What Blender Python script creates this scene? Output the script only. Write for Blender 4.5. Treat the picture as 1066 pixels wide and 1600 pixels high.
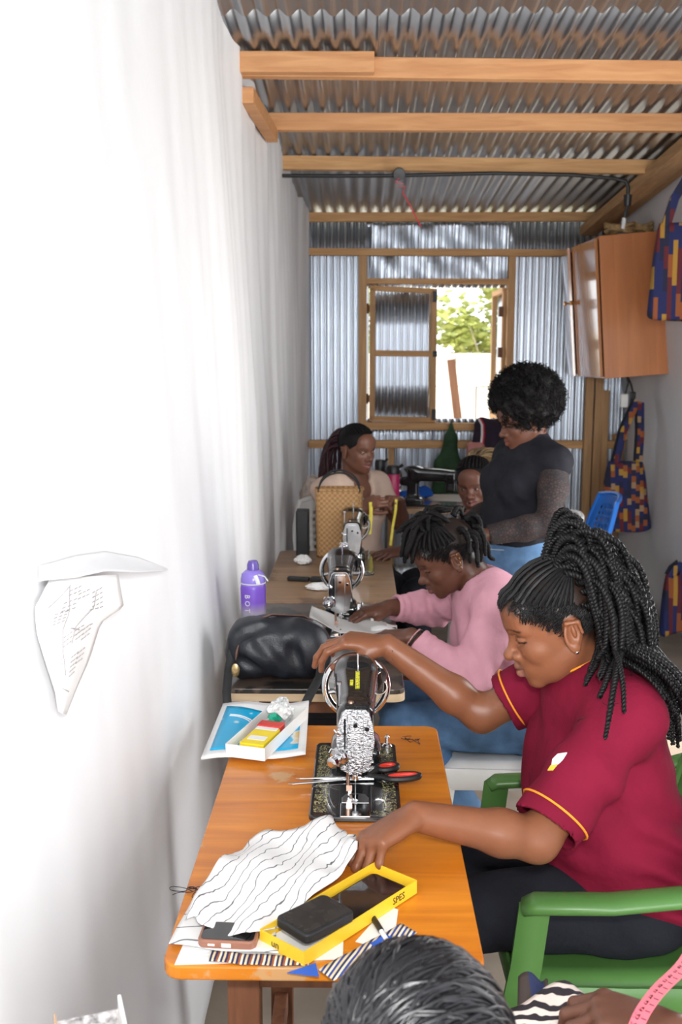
import bpy, bmesh, math, random
import numpy as np
from mathutils import Vector, Matrix, Euler
from math import sin, cos, pi, radians as RD
random.seed(7)
SC = bpy.context.scene
COL = SC.collection
for _o in list(bpy.data.objects): bpy.data.objects.remove(_o)

# ------------------------------------------------------------ camera, sky, lights, exposure
H = 1.61
PITCH = math.atan(247 / 1600.0)
YAW = math.atan(30 / 1600.0 * math.cos(PITCH))
cd = bpy.data.cameras.new('camera'); cam = bpy.data.objects.new('camera', cd); COL.objects.link(cam)
cam.location = (0, 0, H); cam.rotation_euler = (pi / 2 - PITCH, 0, YAW)
cd.sensor_fit = 'VERTICAL'; cd.sensor_height = 36; cd.lens = 36.0
cd.clip_start = .05; cd.clip_end = 200
cd.dof.use_dof = True; cd.dof.focus_distance = 2.0; cd.dof.aperture_fstop = 7.0
SC.camera = cam

wd = bpy.data.worlds.new('world'); SC.world = wd; wd.use_nodes = True
bg = wd.node_tree.nodes['Background']; bg.inputs[0].default_value = (.93, .97, 1, 1); bg.inputs[1].default_value = 2.6

def lamp(name, kind, loc, rot, energy, col=(1, 1, 1), **kw):
    l = bpy.data.lights.new(name, kind); l.energy = energy; l.color = col
    for k, v in kw.items(): setattr(l, k, v)
    o = bpy.data.objects.new(name, l); COL.objects.link(o); o.location = loc; o.rotation_euler = rot
    return o
lamp('sun', 'SUN', (6, -6, 12), Vector((-.5, .35, -1.2)).to_track_quat('-Z', 'Y').to_euler(), 7.0, (1, .95, .86), angle=.01)
lamp('added_side_fill', 'AREA', (1.80, 3.35, 1.15), (RD(90), 0, RD(90)), 33, (.97, .985, 1), shape='RECTANGLE', size=.85, size_y=1.8)  # unseen fill lamp added at the right to brighten the rear of the room
# on-camera flash and the daylight of the open doorway behind the photographer
lamp('camera_flash', 'AREA', (.06, -.02, 1.80), (RD(86), 0, RD(-4)), 28, (1, .985, .97), shape='DISK', size=.12)
lamp('doorway_daylight', 'AREA', (.72, -1.45, 1.35), (RD(90), 0, 0), 92, (.95, .98, 1), shape='RECTANGLE', size=1.5, size_y=1.9)
SC.view_settings.view_transform = 'Standard'; SC.view_settings.look = 'None'
SC.view_settings.exposure = 0.0; SC.view_settings.gamma = 1.0; SC.view_settings.use_curve_mapping = False

# ------------------------------------------------------------ materials
MATS = {}
def _nt(name):
    m = bpy.data.materials.new(name); m.use_nodes = True; nt = m.node_tree
    return m, nt, nt.nodes['Principled BSDF']
def N(nt, t, **kw):
    n = nt.nodes.new(t)
    for k, v in kw.items(): setattr(n, k, v)
    return n
def coords(nt, scale=(1, 1, 1), rot=(0, 0, 0), src='Object'):
    tc = N(nt, 'ShaderNodeTexCoord'); mp = N(nt, 'ShaderNodeMapping')
    mp.inputs['Scale'].default_value = scale; mp.inputs['Rotation'].default_value = rot
    nt.links.new(tc.outputs[src], mp.inputs[0]); return mp.outputs[0]
def ramp(nt, fac, stops, interp='LINEAR'):
    r = N(nt, 'ShaderNodeValToRGB'); r.color_ramp.interpolation = interp
    e = r.color_ramp.elements
    while len(e) < len(stops): e.new(.5)
    for i, (p, c) in enumerate(stops): e[i].position = p; e[i].color = (*c[:3], 1)
    nt.links.new(fac, r.inputs[0]); return r.outputs[0]
def bump(nt, bs, h, strength, dist=.01):
    b = N(nt, 'ShaderNodeBump'); b.inputs['Strength'].default_value = strength; b.inputs['Distance'].default_value = dist
    nt.links.new(h, b.inputs['Height']); nt.links.new(b.outputs[0], bs.inputs['Normal'])
def sh(c, f): return tuple(min(1, max(0, x * f)) for x in c)
def M(name, col=(.5, .5, .5), rough=.5, metal=0, var=.12, vs=8, bmp=0, bs_=60, st=(1, 1, 1), spec=.5, coat=0, alpha=1, trans=0, sheen=0, attr=None, ior=1.45):
    if name in MATS: return MATS[name]
    m, nt, b = _nt(name)
    v = coords(nt, st)
    n = N(nt, 'ShaderNodeTexNoise'); n.inputs['Scale'].default_value = vs; n.inputs['Detail'].default_value = 5
    nt.links.new(v, n.inputs['Vector'])
    c = ramp(nt, n.outputs[0], [(.3, sh(col, 1 - var)), (.7, sh(col, 1 + var))])
    if attr:
        a = N(nt, 'ShaderNodeAttribute'); a.attribute_name = attr
        mx = N(nt, 'ShaderNodeMix', data_type='RGBA', blend_type='MULTIPLY'); mx.inputs[0].default_value = 1
        c2 = ramp(nt, n.outputs[0], [(.3, (1 - var,) * 3), (.7, (1, 1, 1))])
        nt.links.new(a.outputs['Color'], mx.inputs[6]); nt.links.new(c2, mx.inputs[7]); c = mx.outputs[2]
    nt.links.new(c, b.inputs['Base Color'])
    b.inputs['Roughness'].default_value = rough; b.inputs['Metallic'].default_value = metal
    b.inputs['Specular IOR Level'].default_value = spec; b.inputs['Coat Weight'].default_value = coat
    b.inputs['Alpha'].default_value = alpha; b.inputs['Transmission Weight'].default_value = trans
    b.inputs['Sheen Weight'].default_value = sheen; b.inputs['IOR'].default_value = ior
    if bmp:
        n2 = N(nt, 'ShaderNodeTexNoise'); n2.inputs['Scale'].default_value = bs_; n2.inputs['Detail'].default_value = 4
        nt.links.new(v, n2.inputs['Vector']); bump(nt, b, n2.outputs[0], bmp)
    MATS[name] = m; return m
def WOOD(name, c1, c2, axis='X', scale=6, rough=.5, coat=0, wear=None, wearamt=.62):
    """grain runs along axis"""
    if name in MATS: return MATS[name]
    m, nt, b = _nt(name)
    s = {'X': (.7, 8, 8), 'Y': (8, .7, 8), 'Z': (8, 8, .7)}[axis]
    v = coords(nt, s)
    n = N(nt, 'ShaderNodeTexNoise'); n.inputs['Scale'].default_value = scale; n.inputs['Detail'].default_value = 8; n.inputs['Distortion'].default_value = .8
    nt.links.new(v, n.inputs['Vector'])
    c = ramp(nt, n.outputs[0], [(.25, c1), (.5, tuple((a + d) / 2 for a, d in zip(c1, c2))), (.75, c2)])
    if wear:
        v2 = coords(nt, (1, 1, 1)); w = N(nt, 'ShaderNodeTexNoise'); w.inputs['Scale'].default_value = 5.5; w.inputs['Detail'].default_value = 9; w.inputs['Roughness'].default_value = .62
        nt.links.new(v2, w.inputs['Vector'])
        f = ramp(nt, w.outputs[0], [(wearamt, (0, 0, 0)), (wearamt + .03, (1, 1, 1))])
        mx = N(nt, 'ShaderNodeMix', data_type='RGBA'); nt.links.new(f, mx.inputs[0]); nt.links.new(c, mx.inputs[6]); mx.inputs[7].default_value = (*wear, 1); c = mx.outputs[2]
    nt.links.new(c, b.inputs['Base Color']); b.inputs['Roughness'].default_value = rough; b.inputs['Coat Weight'].default_value = coat
    b.inputs['Coat Roughness'].default_value = .08
    bump(nt, b, n.outputs[0], .15, .004)
    MATS[name] = m; return m

# ------------------------------------------------------------ mesh building
ORG = {}
def link(o, parent=None, world=True):
    COL.objects.link(o)
    if parent is not None: o.parent = parent
    return o
def tag(o, label=None, cat=None, group=None, kind=None):
    if label: o['label'] = label
    if cat: o['category'] = cat
    if group: o['group'] = group
    if kind: o['kind'] = kind
    return o
def thing(name, label, cat, loc=(0, 0, 0), rz=0, group=None):
    o = bpy.data.objects.new(name, None); COL.objects.link(o); o.location = loc; o.rotation_euler = (0, 0, rz)
    o.empty_display_size = .05
    return tag(o, label, cat, group)
def orth(d):
    d = np.asarray(d, float); d = d / (np.linalg.norm(d) + 1e-12)
    a = np.array([0, 0, 1.]) if abs(d[2]) < .9 else np.array([1., 0, 0])
    u = np.cross(a, d); u /= np.linalg.norm(u); return u, np.cross(d, u), d
class MB:
    def __init__(s): s.v = []; s.f = []; s.m = []; s.mi = 0
    def add(s, vs, fs):
        n = len(s.v); s.v += [tuple(map(float, p)) for p in vs]; s.f += [tuple(i + n for i in f) for f in fs]; s.m += [s.mi] * len(fs); return s
    def box(s, c, size, R=None):
        x, y, z = (q / 2 for q in size)
        vs = [(i * x, j * y, k * z) for i in (-1, 1) for j in (-1, 1) for k in (-1, 1)]
        if R is not None:
            R = Matrix(R).to_3x3() if not isinstance(R, Euler) else R.to_matrix()
            vs = [R @ Vector(p) for p in vs]
        vs = [(p[0] + c[0], p[1] + c[1], p[2] + c[2]) for p in vs]
        return s.add(vs, [(0, 1, 3, 2), (4, 6, 7, 5), (0, 4, 5, 1), (2, 3, 7, 6), (0, 2, 6, 4), (1, 5, 7, 3)])
    def beam(s, a, b, w, h, up=(0, 0, 1)):
        a = Vector(a); b = Vector(b); d = (b - a).normalized(); u = Vector(up); x = d.cross(u).normalized(); z = x.cross(d)
        vs = [p + x * i * w / 2 + z * k * h / 2 for p in (a, b) for i in (-1, 1) for k in (-1, 1)]
        return s.add(vs, [(0, 1, 3, 2), (4, 6, 7, 5), (0, 4, 5, 1), (2, 3, 7, 6), (0, 2, 6, 4), (1, 5, 7, 3)])
    def tube(s, pts, r, seg=8, caps=True, flat=None):
        """swept tube; r number or list; flat=(scale_u, scale_v, upvec) gives a strap section"""
        P = [np.asarray(p, float) for p in pts]; n = len(P)
        rr = [r] * n if np.isscalar(r) else list(r)
        T = [P[min(i + 1, n - 1)] - P[max(i - 1, 0)] for i in range(n)]
        u, w, _ = orth(T[0])
        if flat is not None and len(flat) > 2:
            u = np.cross(flat[2], T[0]); u /= np.linalg.norm(u) + 1e-9
        base = len(s.v); vs = []
        for i in range(n):
            t = T[i] / (np.linalg.norm(T[i]) + 1e-12)
            u = u - t * (u @ t); u /= np.linalg.norm(u) + 1e-12; w = np.cross(t, u)
            fu, fv = (flat[0], flat[1]) if flat is not None else (1, 1)
            for k in range(seg):
                a = 2 * pi * k / seg; vs.append(P[i] + rr[i] * (cos(a) * u * fu + sin(a) * w * fv))
        fs = [(i * seg + k, i * seg + (k + 1) % seg, (i + 1) * seg + (k + 1) % seg, (i + 1) * seg + k) for i in range(n - 1) for k in range(seg)]
        if caps: fs += [tuple(range(seg))[::-1], tuple((n - 1) * seg + k for k in range(seg))]
        return s.add(vs, fs)
    def cyl(s, a, b, r, r2=None, seg=20): return s.tube([a, b], [r, r if r2 is None else r2], seg)
    def lathe(s, prof, c=(0, 0, 0), axis=(0, 0, 1), seg=24, caps=True):
        u, w, d = orth(axis); c = np.asarray(c, float); vs = []
        for r, z in prof:
            for k in range(seg):
                a = 2 * pi * k / seg; vs.append(c + d * z + r * (cos(a) * u + sin(a) * w))
        n = len(prof)
        fs = [(i * seg + k, i * seg + (k + 1) % seg, (i + 1) * seg + (k + 1) % seg, (i + 1) * seg + k) for i in range(n - 1) for k in range(seg)]
        if caps: fs += [tuple(range(seg))[::-1], tuple((n - 1) * seg + k for k in range(seg))]
        return s.add(vs, fs)
    def ell(s, c, r, R=None, seg=16, rings=10):
        c = np.asarray(c, float); R = np.eye(3) if R is None else np.asarray(R)
        vs = [c + R @ np.array([r[0] * sin(pi * i / rings) * cos(2 * pi * k / seg), r[1] * sin(pi * i / rings) * sin(2 * pi * k / seg), r[2] * cos(pi * i / rings)]) for i in range(1, rings) for k in range(seg)]
        vs += [c + R @ np.array([0, 0, r[2]]), c - R @ np.array([0, 0, r[2]])]; n = (rings - 1) * seg
        fs = [(i * seg + k, (i + 1) * seg + k, (i + 1) * seg + (k + 1) % seg, i * seg + (k + 1) % seg) for i in range(rings - 2) for k in range(seg)]
        fs += [(n, k, (k + 1) % seg) for k in range(seg)] + [(n + 1, (rings - 2) * seg + (k + 1) % seg, (rings - 2) * seg + k) for k in range(seg)]
        return s.add(vs, fs)
    def prism(s, poly, z0, z1, fn=None):
        n = len(poly); vs = [(p[0], p[1], z) for z in (z0, z1) for p in poly]
        if fn: vs = [fn(*p) for p in vs]
        return s.add(vs, [tuple(range(n))[::-1], tuple(range(n, 2 * n))] + [(i, (i + 1) % n, n + (i + 1) % n, n + i) for i in range(n)])
    def grid(s, fn, nu, nv, wrapu=False):
        vs = [fn(i / (nu if wrapu else nu - 1), j / (nv - 1)) for i in range(nu) for j in range(nv)]
        fs = [((i % nu) * nv + j, ((i + 1) % nu) * nv + j, ((i + 1) % nu) * nv + j + 1, (i % nu) * nv + j + 1) for i in range(nu if wrapu else nu - 1) for j in range(nv - 1)]
        return s.add(vs, fs)
    def torus(s, c, axis, R, r, seg=36, ss=8, a0=0, a1=2 * pi):
        u, w, d = orth(axis); c = np.asarray(c, float)
        full = abs(a1 - a0 - 2 * pi) < 1e-6; n = seg if full else seg + 1
        pts = [c + R * (cos(a0 + (a1 - a0) * i / seg) * u + sin(a0 + (a1 - a0) * i / seg) * w) for i in range(n)]
        if not full: return s.tube(pts, r, ss)
        vs = []
        for i in range(n):
            a = a0 + (a1 - a0) * i / seg; e = cos(a) * u + sin(a) * w
            for k in range(ss):
                b = 2 * pi * k / ss; vs.append(c + e * (R + r * cos(b)) + d * r * sin(b))
        return s.add(vs, [(i * ss + k, ((i + 1) % n) * ss + k, ((i + 1) % n) * ss + (k + 1) % ss, i * ss + (k + 1) % ss) for i in range(n) for k in range(ss)])
    def xf(s, fn, start=0): s.v[start:] = [tuple(fn(*p)) for p in s.v[start:]]; return s
    def build(s, name, mat, parent=None, smooth=False, bevel=0, origin=None, solid=0, off=-1, sub=0, ang=40):
        me = bpy.data.meshes.new(name); vs = s.v
        if origin is not None: vs = [(p[0] - origin[0], p[1] - origin[1], p[2] - origin[2]) for p in vs]
        me.from_pydata(vs, [], s.f)
        for m in (mat if isinstance(mat, (list, tuple)) else [mat]): me.materials.append(m)
        if any(s.m): me.polygons.foreach_set('material_index', s.m)
        bm = bmesh.new(); bm.from_mesh(me); bmesh.ops.recalc_face_normals(bm, faces=bm.faces); bm.to_mesh(me); bm.free()
        if smooth:
            me.polygons.foreach_set('use_smooth', [True] * len(me.polygons))
            if ang: me.set_sharp_from_angle(angle=RD(ang))
        o = bpy.data.objects.new(name, me); link(o, parent)
        if origin is not None and parent is None: o.location = origin
        if bevel:
            b = o.modifiers.new('bevel', 'BEVEL'); b.width = bevel; b.segments = 2; b.limit_method = 'ANGLE'; b.angle_limit = RD(40)
        if solid:
            b = o.modifiers.new('solid', 'SOLIDIFY'); b.thickness = solid; b.offset = off
        if sub:
            b = o.modifiers.new('sub', 'SUBSURF'); b.levels = sub; b.render_levels = sub
        return o
def rrect(w, h, r, n=5, cx=0, cy=0):
    pts = []
    for qx, qy, a0 in ((1, 1, 0), (-1, 1, 90), (-1, -1, 180), (1, -1, 270)):
        for i in range(n + 1):
            a = RD(a0 + 90 * i / n); pts.append((cx + qx * (w / 2 - r) + r * cos(a), cy + qy * (h / 2 - r) + r * sin(a)))
    return pts
def copy_tree(o, parent=None):
    c = o.copy(); COL.objects.link(c)
    if parent is not None: c.parent = parent
    for ch in list(o.children): copy_tree(ch, c)
    return c
def text_part(txt, size, mat, parent, Mx, name='lettering', ext=.0004, sx=1):
    cu = bpy.data.curves.new('txt', 'FONT'); cu.body = txt; cu.size = size; cu.extrude = ext; cu.align_x = 'CENTER'; cu.align_y = 'CENTER'; cu.resolution_u = 2
    t = bpy.data.objects.new('txt', cu); COL.objects.link(t)
    bpy.context.view_layer.update()
    me = bpy.data.meshes.new_from_object(t.evaluated_get(bpy.context.evaluated_depsgraph_get()))
    bpy.data.objects.remove(t); bpy.data.curves.remove(cu)
    me.transform(Mx @ Matrix.Diagonal((sx, 1, 1, 1))); me.materials.clear(); me.materials.append(mat)
    o = bpy.data.objects.new(name, me); link(o, parent); return o
def frame(o, x, y):
    """4x4 with given origin, x and y directions"""
    x = Vector(x).normalized(); y = Vector(y); y = (y - x * y.dot(x)).normalized(); z = x.cross(y)
    m = Matrix((x, y, z)).transposed().to_4x4(); m.translation = Vector(o); return m
# ------------------------------------------------------------ room shell
YB = 7.2
def roofz(y): return 2.505 + .064 * (7.1 - y)
def xl(y, z):
    t = max(0, min(1, z / 2.6)); top = -.338 - (7.2 - y) * .033
    x = -.352 + (top + .352) * t
    k = min(1, max(.25, (y - 1.5) / 3))
    f = .008 * sin(y * 6.3 + 1.6 * sin(z * 1.3 + y * .7)) * (.5 + .5 * sin(y * 1.9 + 1)) + .0045 * sin(y * 14.5 + 2.2 * sin(z * 1.9 + y) + 1.5 * sin(y * 2.7)) + .006 * sin(y * 3.1 + z * 1.5) + .002 * sin(y * 37 + 3 * sin(z * 1.1 + y * 3))
    g = .008 * sin(z * 3.1 + y * 2.2) * math.exp(-((z - .9) / .8) ** 2)
    return x - .020 + k * f * 1.15 + g * 1.3
m_sheet = M('white_plastic_sheeting', (.83, .83, .845), .6, var=.02, vs=3, bmp=.12, bs_=14)
m_plaster = M('grey_white_board', (.70, .70, .72), .6, var=.06, vs=2.2, bmp=.1, bs_=9)
b = MB(); b.grid(lambda u, v: (xl(-1.6 + u * 8.9, -.02 + v * 2.95), -1.6 + u * 8.9, -.02 + v * 2.95), 260, 44)
wl = b.build('wall_left', m_sheet, smooth=True, ang=0, solid=.03, off=1); tag(wl, 'white plastic sheeting hung in soft folds along the left wall', kind='structure')
# make solidify go outwards (-x)
wl.modifiers['solid'].offset = -1 if wl.data.polygons[0].normal.x > 0 else 1
def xr(z): return 1.85 if z < 1.2 else 1.85 - .15 * (z - 1.2) / 1.3
b = MB()
for (ya, yb, za, zb) in ((-1.6, 2.9, 0, 2.9), (3.8, 7.3, 0, 2.9), (2.9, 3.8, 2.08, 2.9)):  # gap between the panels: unseen doorway added for the side fill lamp
    b.grid(lambda u, v: (xr(za + v * (zb - za)) + .006 * sin((ya + u * (yb - ya)) * 3.5 + v * 5), ya + u * (yb - ya), za + v * (zb - za)), 30, 30)
wr = b.build('wall_right', m_plaster, smooth=True, ang=0, solid=.03); tag(wr, 'pale grey board lining the right wall', kind='structure')
wr.modifiers['solid'].offset = -1 if wr.data.polygons[0].normal.x < 0 else 1

def floor_mat():
    m, nt, bs = _nt('dusty_concrete')
    v = coords(nt, (1, 1, 1)); n = N(nt, 'ShaderNodeTexNoise'); n.inputs['Scale'].default_value = 3; n.inputs['Detail'].default_value = 10; nt.links.new(v, n.inputs[0])
    c = ramp(nt, n.outputs[0], [(.25, (.20, .155, .115)), (.5, (.30, .245, .19)), (.75, (.40, .34, .27))])
    nt.links.new(c, bs.inputs['Base Color']); bs.inputs['Roughness'].default_value = .8; bump(nt, bs, n.outputs[0], .3, .01); return m
b = MB(); b.box((.75, 2.8, -.05), (2.4, 8.8, .1)); fl = b.build('floor', floor_mat()); tag(fl, 'dusty brown concrete floor', kind='structure')

m_galv = M('galvanised_steel', (.64, .68, .74), .33, 1, var=.05, vs=4)
m_roof = M('weathered_roof_steel', (.39, .405, .425), .36, 1, var=.10, vs=5, bmp=.03, bs_=9, st=(1, .3, 1))
m_pine = WOOD('rough_pine', (.40, .20, .075), (.62, .36, .16), 'X', 5, .7)
m_pineY = WOOD('rough_pine_along', (.34, .19, .085), (.55, .32, .15), 'Y', 5, .7)
m_pineZ = WOOD('rough_pine_upright', (.34, .19, .085), (.55, .32, .15), 'Z', 5, .7)
m_pineo = WOOD('orange_pine', (.44, .19, .07), (.62, .32, .14), 'X', 5, .62)

def corr(b, x0, x1, pitch, amp, ends, per=8, phase=0, fn=None):
    """corrugated strip: ends = list of stations; fn(x, offset, station) -> point"""
    n = max(2, int((x1 - x0) / pitch * per) + 1)
    vs = []
    for i in range(n):
        x = x0 + (x1 - x0) * i / (n - 1); o = amp * sin(2 * pi * (x / pitch) + phase)
        for e in ends: vs.append(fn(x, o, e))
    k = len(ends)
    b.add(vs, [(i * k + j, (i + 1) * k + j, (i + 1) * k + j + 1, i * k + j + 1) for i in range(n - 1) for j in range(k - 1)])
ceil = thing('ceiling', 'low corrugated metal roof on rough timber purlins', None); tag(ceil, kind='structure')
if 'category' in ceil: del ceil['category']
PITCH_R = .0762
for row, (ya, yb, dz) in enumerate(((-1.8, 3.72, -.006), (3.58, 7.45, .004))):
    x = -.62
    for k in range(4):
        x1 = x + PITCH_R * 9
        b = MB(); ys = [ya + (yb - ya) * i / 8 for i in range(9)]
        corr(b, x, x1, PITCH_R, .0125, ys, 10, 0, lambda X, o, y, k=k, dz=dz: (X, y, roofz(y) + .052 + o + dz + .0015 * (k % 2) + .0025 * sin(X * 4 + y * 1.3)))
        b.build('roof_sheet', m_roof, ceil, smooth=True, ang=0, solid=.0012)
        x = x1 - PITCH_R
def xroof(y): return (xl(y, 2.6) - .02, 1.80)
# purlins: y, lift left, lift right, depth, height, material
for (y, zl, zr, w, h, m) in ((4.14, 0, -.035, .05, .075, m_pineo), (4.83, -.012, -.022, .05, .075, m_pineo), (5.62, 0, -.03, .05, .07, m_pine)):
    a, c = xroof(y); b = MB(); zt = roofz(y) + .042
    b.beam((a, y, zt - h / 2 + zl), (c, y + .01, zt - h / 2 + zr), w, h); b.build('purlin', m, ceil, bevel=.003)
b = MB(); b.beam((-.47, 4.085, roofz(4.1) + .002), (.05, 4.09, roofz(4.1) + .0), .05, .075); b.build('purlin_splice', m_pineo, ceil, bevel=.003)
b = MB(); b.beam((-.44, 4.15, 2.60), (-.40, 4.83, 2.585), .05, .06); b.build('wall_plate', m_pineo, ceil, bevel=.003)
b = MB(); b.beam((1.545, 7.2, 2.435), (1.545, 1.5, 2.80), .11, .06); b.build('rafter', m_pineY, ceil, bevel=.003)
b = MB(); b.beam((1.66, 7.2, 2.46), (1.66, 1.5, 2.83), .06, .05); b.build('rafter', m_pineY, ceil, bevel=.003)
b = MB(); b.beam((-.36, 7.13, roofz(7.13) + .0185), (1.60, 7.13, roofz(7.13) + .0175), .05, .06); b.build('wall_plate', m_pine, ceil, bevel=.003)

# front wall with a doorway, behind the camera
b = MB(); b.box((-.42, -1.6, 1.4), (.7, .05, 2.8)); b.box((1.9, -1.6, 1.4), (.7, .05, 2.8)); b.box((.75, -1.6, 2.6), (2.6, .05, .5))
tag(b.build('wall_front', m_plaster), 'board wall with an open doorway behind the camera', kind='structure')

# back wall
wb = thing('wall_back', 'corrugated iron back wall on timber studs', None, (0, YB, 0)); tag(wb, kind='structure'); del_cat = wb.pop('category', None)
PW = .0465
def wsheet(x0, x1, z0, z1, ph=0, crumple=0, dy=0):
    b = MB(); zs = [z0 + (z1 - z0) * i / 10 for i in range(11)]
    corr(b, x0, x1, PW, .0135, zs, 8, ph, lambda X, o, z: (X, .05 + dy + o + crumple * (.012 * sin(X * 17 + z * 9) * sin(z * 23 + X * 5) + .007 * sin(X * 41 + z * 13)), z))
    b.build('iron_sheet', m_galv, wb, smooth=True, ang=0, solid=.001)
wsheet(-.40, .06, 0, 2.525)
wsheet(.04, 1.04, 2.06, 2.525, crumple=.8, dy=.004)
wsheet(.04, .52, 0, 1.16, crumple=.5, dy=.003); wsheet(.50, 1.04, 0, 1.16, 1, dy=.006)
wsheet(1.02, 1.48, 0, 2.525, .5); wsheet(1.46, 1.92, 0, 2.525, 1.2, dy=.003)
def timber(x0, x1, z0, z1, y0, d, m, lean=0, name='stud'):
    b = MB()
    if x1 - x0 > z1 - z0: b.beam((x0, y0, (z0 + z1) / 2), (x1, y0, (z0 + z1) / 2 + lean), d, z1 - z0); 
    else: b.beam(((x0 + x1) / 2, y0, z0), ((x0 + x1) / 2 + lean, y0, z1), x1 - x0, d, up=(0, 1, 0))
    return b.build(name, m, wb, bevel=.003)
timber(-.36, 1.40, 2.278, 2.325, .0, .05, m_pine, -.012, 'girt')
timber(-.36, 1.86, .955, 1.01, .0, .05, m_pine, .0, 'girt')
timber(-.012, .045, 0, 2.28, .012, .06, m_pineZ)
timber(1.012, 1.062, 0, 2.28, .012, .06, m_pineZ)
timber(.20, .243, 0, .96, .022, .03, m_pineZ)
for x, w_, z1, ln in ((1.585, .055, 2.1, 0), (1.645, .055, 2.2, .01), (1.70, .045, 1.36, 0)):
    timber(x - w_ / 2, x + w_ / 2, 0, z1, -.045, .04, m_pineZ, ln)
timber(1.765, 1.81, 0, 1.06, -.05, .045, WOOD('dark_old_timber', (.13, .07, .04), (.26, .15, .08), 'Z', 5, .7), .03)
b = MB(); b.beam((1.76, -.06, 1.035), (1.87, -.03, 1.045), .05, .045); b.build('block', m_pine, wb, bevel=.003)

# window
wn = thing('window_1', 'timber framed window opening with corrugated shutters', None, (0, YB, 0)); tag(wn, kind='structure'); wn.pop('category', None)
def wpart(name, a, c, w, h, m, up=(0, 0, 1), parent=None):
    b = MB(); b.beam(a, c, w, h, up); return b.build(name, m, parent or wn, bevel=.002)
wpart('header', (.03, .012, 2.105), (1.03, .012, 2.10), .05, .036, m_pine)
wpart('sill', (.03, .0, 1.112), (1.03, .0, 1.105), .06, .05, m_pine)
sh_ = thing('shutter', None, None); sh_.parent = wn; sh_.location = (.065, .03, 0); sh_.rotation_euler = (0, 0, RD(-2)); sh_.pop('category', None)
for nm, a, c, w, h, up in (('stile', (.02, 0, 1.155), (.02, 0, 2.06), .04, .035, (0, 1, 0)), ('stile', (.445, 0, 1.15), (.445, 0, 2.04), .04, .035, (0, 1, 0)),
                           ('rail', (0, 0, 2.06), (.465, 0, 2.035), .035, .035, (0, 0, 1)), ('rail', (.04, 0, 1.615), (.45, 0, 1.61), .03, .04, (0, 0, 1)), ('rail', (0, 0, 1.16), (.465, 0, 1.152), .035, .035, (0, 0, 1))):
    wpart(nm, a, c, w, h, m_pine if nm == 'rail' else m_pineZ, up, sh_)
b = MB(); corr(b, .03, .44, PW, .010, [1.16, 1.4, 1.6, 1.8, 2.04], 8, 0, lambda X, o, z: (X, .028 + o, z)); b.build('iron_sheet', m_galv, sh_, smooth=True, ang=0, solid=.001)
m_blk = M('black_iron', (.02, .02, .022), .45, .6, var=.2)
for x, z in ((.45, 2.0), (.455, 1.61), (.452, 1.19)):
    b = MB(); b.box((x, -.022, z), (.03, .008, .075 if z > 1.7 or z < 1.3 else .04)); b.build('bolt', m_blk, sh_, bevel=.002)
for z in (1.92, 1.3):
    b = MB(); b.cyl((-.012, -.02, z - .035), (-.012, -.02, z + .035), .007); b.box((-.012, -.012, z), (.04, .006, .05)); b.build('hinge', M('rusty_iron', (.16, .08, .045), .7, .5), sh_)
s2 = thing('shutter', None, None); s2.parent = wn; s2.location = (1.005, .05, 0); s2.rotation_euler = (0, 0, RD(93)); s2.pop('category', None)
for nm, a, c, w, h, up in (('stile', (.02, 0, 1.155), (.02, 0, 2.06), .04, .035, (0, 1, 0)), ('stile', (.42, 0, 1.15), (.42, 0, 2.04), .04, .035, (0, 1, 0)), ('rail', (0, 0, 2.05), (.44, 0, 2.04), .035, .035, (0, 0, 1)), ('rail', (0, 0, 1.16), (.44, 0, 1.155), .035, .035, (0, 0, 1))):
    wpart(nm, a, c, w, h, m_pine if nm == 'rail' else m_pineZ, up, s2)
b = MB(); corr(b, .03, .42, PW, .010, [1.16, 1.6, 2.04], 8, 0, lambda X, o, z: (X, -.028 + o, z)); b.build('iron_sheet', m_galv, s2, smooth=True, ang=0, solid=.001)
for z in (1.9, 1.62): 
    b = MB(); b.box((-.0, .03, z), (.03, .03, .07)); b.build('hinge', M('rusty_iron'), s2)

# ------------------------------------------------------------ outside the window
m_dust = M('pale_sandy_ground', (.66, .58, .47), .9, var=.15, vs=3, bmp=.3, bs_=8)
b = MB(); b.box((2, 19, -.15), (40, 23.4, .1)); b.box((12, 2, -.15), (20, 10.6, .1)); b.box((0, -7, -.15), (12, 10.8, .1)); tag(b.build('ground', m_dust), 'pale sandy yard outside the window', kind='structure')
m_pale = M('pale_rendered_blockwork', (.78, .73, .66), .9, var=.10, vs=4, bmp=.4, bs_=12)
gw = thing('wall_yard', 'sunlit pale block wall beyond the window', None, (1.5, 10.3, 0)); tag(gw, kind='structure'); gw.pop('category', None)
rr = random.Random(3)
for r_ in range(5):
    for c_ in range(12):
        x = -2.4 + c_ * .41 + (.2 if r_ % 2 else 0) + rr.uniform(-.012, .012)
        b = MB(); w_ = .40 + rr.uniform(-.012, .006); h_ = .325 + rr.uniform(-.015, .004)
        b.box((x, rr.uniform(-.012, .012), -.05 + .165 + r_ * .335 + rr.uniform(-.006, .006)), (w_, .2, h_)); b.build('block', m_pale, gw, bevel=.012)
m_stick = WOOD('weathered_stake', (.09, .035, .016), (.17, .075, .035), 'Z', 4, .8)
stake = thing('wooden_stake', 'weathered brown wooden stake standing in the yard beyond the window', 'stake', (.98, 9.75, -.1))
b = MB(); b.beam((.03, 0, 0), (-.02, .0, .98), .09, .03, (0, 1, 0)); b.build('lower_piece', m_stick, stake, bevel=.004)
b = MB(); b.beam((.01, -.03, .62), (-.13, -.03, 1.66), .075, .03, (0, 1, 0)); b.build('upper_piece', m_stick, stake, bevel=.004)
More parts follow.
